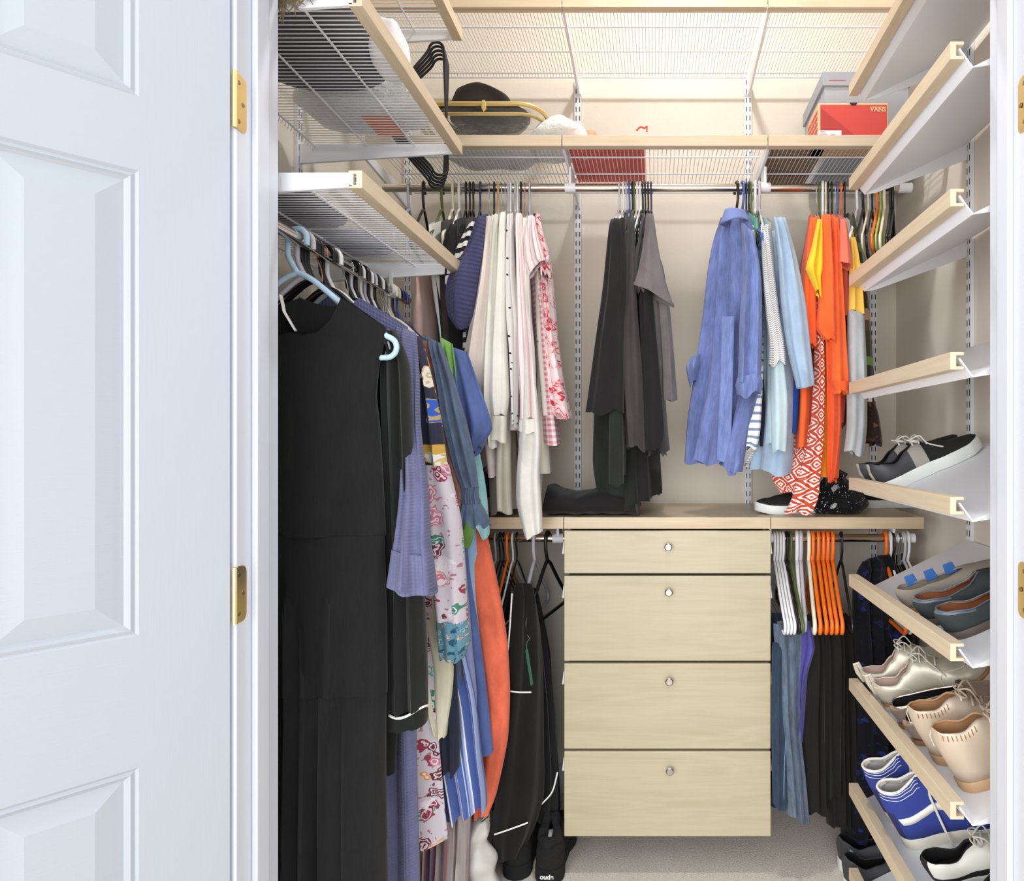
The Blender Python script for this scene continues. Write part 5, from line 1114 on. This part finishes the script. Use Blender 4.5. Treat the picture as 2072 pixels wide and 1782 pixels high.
# plastic package
c=P(1150,235,1.95); rg=[]
for j in range(17):
    f=j/16; x=c.x-.105+.215*f; e=math.sin(PI*min(1,f*1.15+.05))**.45 if f<.95 else .35; hz=.122*e*(1-.25*f)+.004; hy=.10*(.75+.25*e)
    rg.append([(x+.010*math.sin(3*a),c.y+hy*math.cos(a)*(1+.05*math.sin(4*a+j)),ZS+.002+hz*.5+hz*.5*math.sin(a)*(1+.08*math.sin(3*a+j*1.1))) for a in [2*PI*i/28 for i in range(28)]])
t=thing('plastic_package','crumpled clear plastic package with white stuffing beside the vinyl bag','package',(c.x,c.y,ZS))
MB().loft(rg).build('film',I['film'],t,smooth=60)
MB().lathe([(.001,-.03),(.022,-.02),(.028,0),(.018,.022),(.001,.03)],(c.x+.07,c.y-.055,ZS+.032),16,1.3,.9).build('orange_print',I['orange'],t)
tag(MB().box(-.262,-.03,1.84,2.13,ZS,ZS+.006).build('red_folder',I['red'],smooth=0,bevel=.003),'flat red folder lying on the wire shelf, seen through the wires','folder')
m=MB().tube(crom([P(1288,264,1.83),P(1296,257,1.83),P(1304,259,1.83),P(1309,256,1.83),P(1309,266,1.83)],4),.004,6,flat=.6); tag(m.build('red_ribbon',I['red']),'small red ribbon tip showing above the birch edge','ribbon')
# shoe boxes
t=thing('shoe_box','tall silver grey shoe box with lid behind the red box','box',(.62,2.06,ZS))
MB().box(.535,.80,1.945,2.19,ZS,ZS+.225).build('body',I['greybox'],t,smooth=0,bevel=.001)
MB().box(.528,.807,1.938,2.197,ZS+.225,ZS+.268).build('lid',I['greylid'],t,smooth=0,bevel=.001)
MB().box(.548,.60,1.9368,1.938,ZS+.240,ZS+.2415).build('printed_line',I['redbox'],t,smooth=0)
Y=1.818; a=P(1655,267,Y); b=P(1797,210,Y); zt=b.z+.002; zb=ZS
t=thing('shoe_box','red and tan shoe box with white lettering at the right end of the shelf','box',((a.x+b.x)/2,1.88,ZS))
bx=MB().box(a.x,b.x,Y,Y+.125,zb,zt).build('body',I['tanbox'],t,smooth=0,bevel=.001)
h=zt-zb; e=.004
MB().prism([(a.x+e+.003,Y-.0002,zb+.002),(b.x-e,Y-.0002,zb+.002),(b.x-e,Y-.0002,zt-.006),(a.x+e+.003,Y-.0002,zt-.006)],(0,-.0012,0)).build('red_panel',I['redbox'],t,smooth=0)
MB().prism([(a.x+e+.003,Y-.0016,zt-.014),(a.x+.115,Y-.0016,zb+.002),(a.x+e+.003,Y-.0016,zb+.002)],(0,-.0008,0)).build('folded_flap',I['redbox2'],t,smooth=0)
m=MB(); mx=(a.x+b.x)/2+.001
m.prism([(mx-.011,Y-.0015,zt+.0005)]+[(mx+.011*math.cos(PI+v),Y-.0015,zt+.0005+.008*math.sin(PI+v)) for v in [PI*i/10 for i in range(1,10)]]+[(mx+.011,Y-.0015,zt+.0005)],(0,-.0008,0)); m.build('finger_notch',MAT['dark'],t,smooth=0)
text_mesh('VANS',.0185,I['tanbox'],t,'lettering',(b.x-.030-t.location.x,Y-.002-t.location.y,zt-.020-t.location.z),(R(90),0,0),bold=.0004)
MB().box(b.x-.052,b.x-.012,Y-.0022,Y-.0016,zt-.0135,zt-.0118).build('lettering_bar',I['tanbox'],t,smooth=0)
lb=MB().box(a.x+.001,a.x+.068,Y-.0034,Y-.0026,zb,zb+.0215).build('paper_label',I['label'],t,smooth=0)
for i in range(3): MB().box(a.x+.005,a.x+.020+.004*i,Y-.0039,Y-.0034,zb+.017-.004*i,zb+.0178-.004*i).build('printed_text',I['ink'],lb,smooth=0)
MB().box(a.x+.038,a.x+.050,Y-.0039,Y-.0034,zb+.004,zb+.009).build('printed_shoe',I['ink'],lb,smooth=0)
m=MB()
for i in range(5):
    for k in range(3): m.box(a.x-.0006,a.x-.0001,Y+.006+.038*k,Y+.038+.038*k,zb+.006+.017*i,zb+.017+.017*i)
m.build('side_print',I['redbox'],t,smooth=0)
tag(MB().box(.345,.52,1.86,2.15,ZS,ZS+.004).build('cardboard_sheet',I['brown'],smooth=0),'brown cardboard sheet left of the boxes, seen through the wires','cardboard')
# bundle of black velvet hangers standing on end at the tip of the middle left shelf
for k in range(5):
    hanger('velvet','black',(-.835-.004*k,1.725+.006*k,1.26+.915),(0,R(-90+1*k-2),R(1.5*k-2)),'black velvet hanger standing on end in the bundle beside the middle left shelf','bundle of black velvet hangers')
# things on the left shelves
z2=ZL2+.0275; z1=ZL1+.0275
def pillow(name,label,cat,c,hx,hy,hz,mat,seed=1,amp=.04):
    rnd=random.Random(seed); rg=[]
    for j in range(15):
        v=-PI/2+PI*j/14; rg.append([(c[0]+(hx*abs(math.cos(v))**.4)*math.copysign(abs(math.cos(a))**.6,math.cos(a))*(1+amp*math.sin(3*a+seed+j*.5)),c[1]+(hy*abs(math.cos(v))**.4)*math.copysign(abs(math.sin(a))**.6,math.sin(a))*(1+amp*math.sin(4*a+j*.4)),c[2]+hz*math.copysign(abs(math.sin(v))**.8,v)*(1+amp*math.sin(5*a+seed) if j>7 else 1)) for a in [2*PI*i/32 for i in range(32)]])
    return tag(MB().loft(rg).build(name,mat,smooth=60),label,cat)
pillow('storage_bag','large dark grey nylon bag lying on the middle left shelf, above the wires','bag',(-.755,1.31,z2+.065),.165,.175,.064,I['dgrey'],2)
pillow('fleece_blanket','white fleece blanket bulging over the birch edge of the middle left shelf','blanket',(-.585,1.365,z2+.048),.034,.060,.050,I['white'],4,.06)
pillow('plastic_bag','cloudy plastic bag at the far end of the middle left shelf','bag',(-.74,1.585,z2+.045),.16,.085,.043,I['film'],6,.07)
tag(MB().box(-.735,-.66,1.55,1.65,z2,z2+.0015).build('printed_card',I['orange'],smooth=0),'orange printed card under the cloudy plastic bag, seen through the wires','card')
for i,(x,y,hx,hy,mt,l) in enumerate(((-.80,1.30,.12,.13,I['dgrey'],'flat dark grey folded garment on the lowest left shelf'),(-.78,1.55,.11,.09,M['slate'],'flat slate blue folded garment at the far end of the lowest left shelf'))):
    pillow('folded_garment',l,'folded clothes',(x,y,z1+.011),hx,hy,.0105,mt,i+9,.03)
# dried grass hanging in the top left corner
m=MB(); rnd=random.Random(4)
for i in range(70):
    x=rnd.uniform(560,640); y0=-40; l=rnd.uniform(40,95)*(1-(x-560)/130); a=P(x,y0,1.108+rnd.uniform(0,.02)); b=P(x+rnd.uniform(-14,14),y0+l*.6,1.108); c=P(x+rnd.uniform(-22,20),y0+l,1.106)
    m.tube(crom([a,b,c],3),[.0010]*6+[.0003],4)
tag(m.build('dried_grass',I['grass'],smooth=60,kind='stuff'),'wisps of dried brown grass hanging over the front end of the middle left shelf','dried grass')
# printed bag on the counter
bagm=floral('black_white_daisy_print',(18,18,20),[(18,18,20),(214,212,210),(18,18,20),(190,188,190),(18,18,20)],34,9,.36,(40,40,44),(200,198,200))
c=P(1690,1000,1.93)
rg=[]
for j in range(19):
    f=j/18; z=ZCt+.001+.128*f; k=(.072,.082,.088,.090,.089,.086,.082,.078,.074,.070,.066,.060,.052,.044,.036,.032,.036,.042,.030)[j]
    rg.append([(c.x+k*math.cos(a)*(1+.07*math.sin(5*a+j*.5))+.01*math.sin(f*4),c.y+k*.8*math.sin(a)*(1+.06*math.sin(4*a-j*.6)),z+.004*math.sin(3*a)) for a in [2*PI*i/36 for i in range(36)]])
m=MB(); 
vs=[p for r in rg for p in r]; fs=[];us=[]
for j in range(18):
    for i in range(36):
        fs.append((j*36+i,j*36+(i+1)%36,(j+1)*36+(i+1)%36,(j+1)*36+i)); us.append([(i*.015,j*.009),((i+1)*.015,j*.009),((i+1)*.015,(j+1)*.009),(i*.015,(j+1)*.009)])
m.add(vs,fs,0,us); m.f.append(tuple(range(18*36,19*36))); m.m.append(0)
tag(m.build('cloth_bag',bagm,smooth=60),'black cloth bag with white daisy print on the right counter','bag')
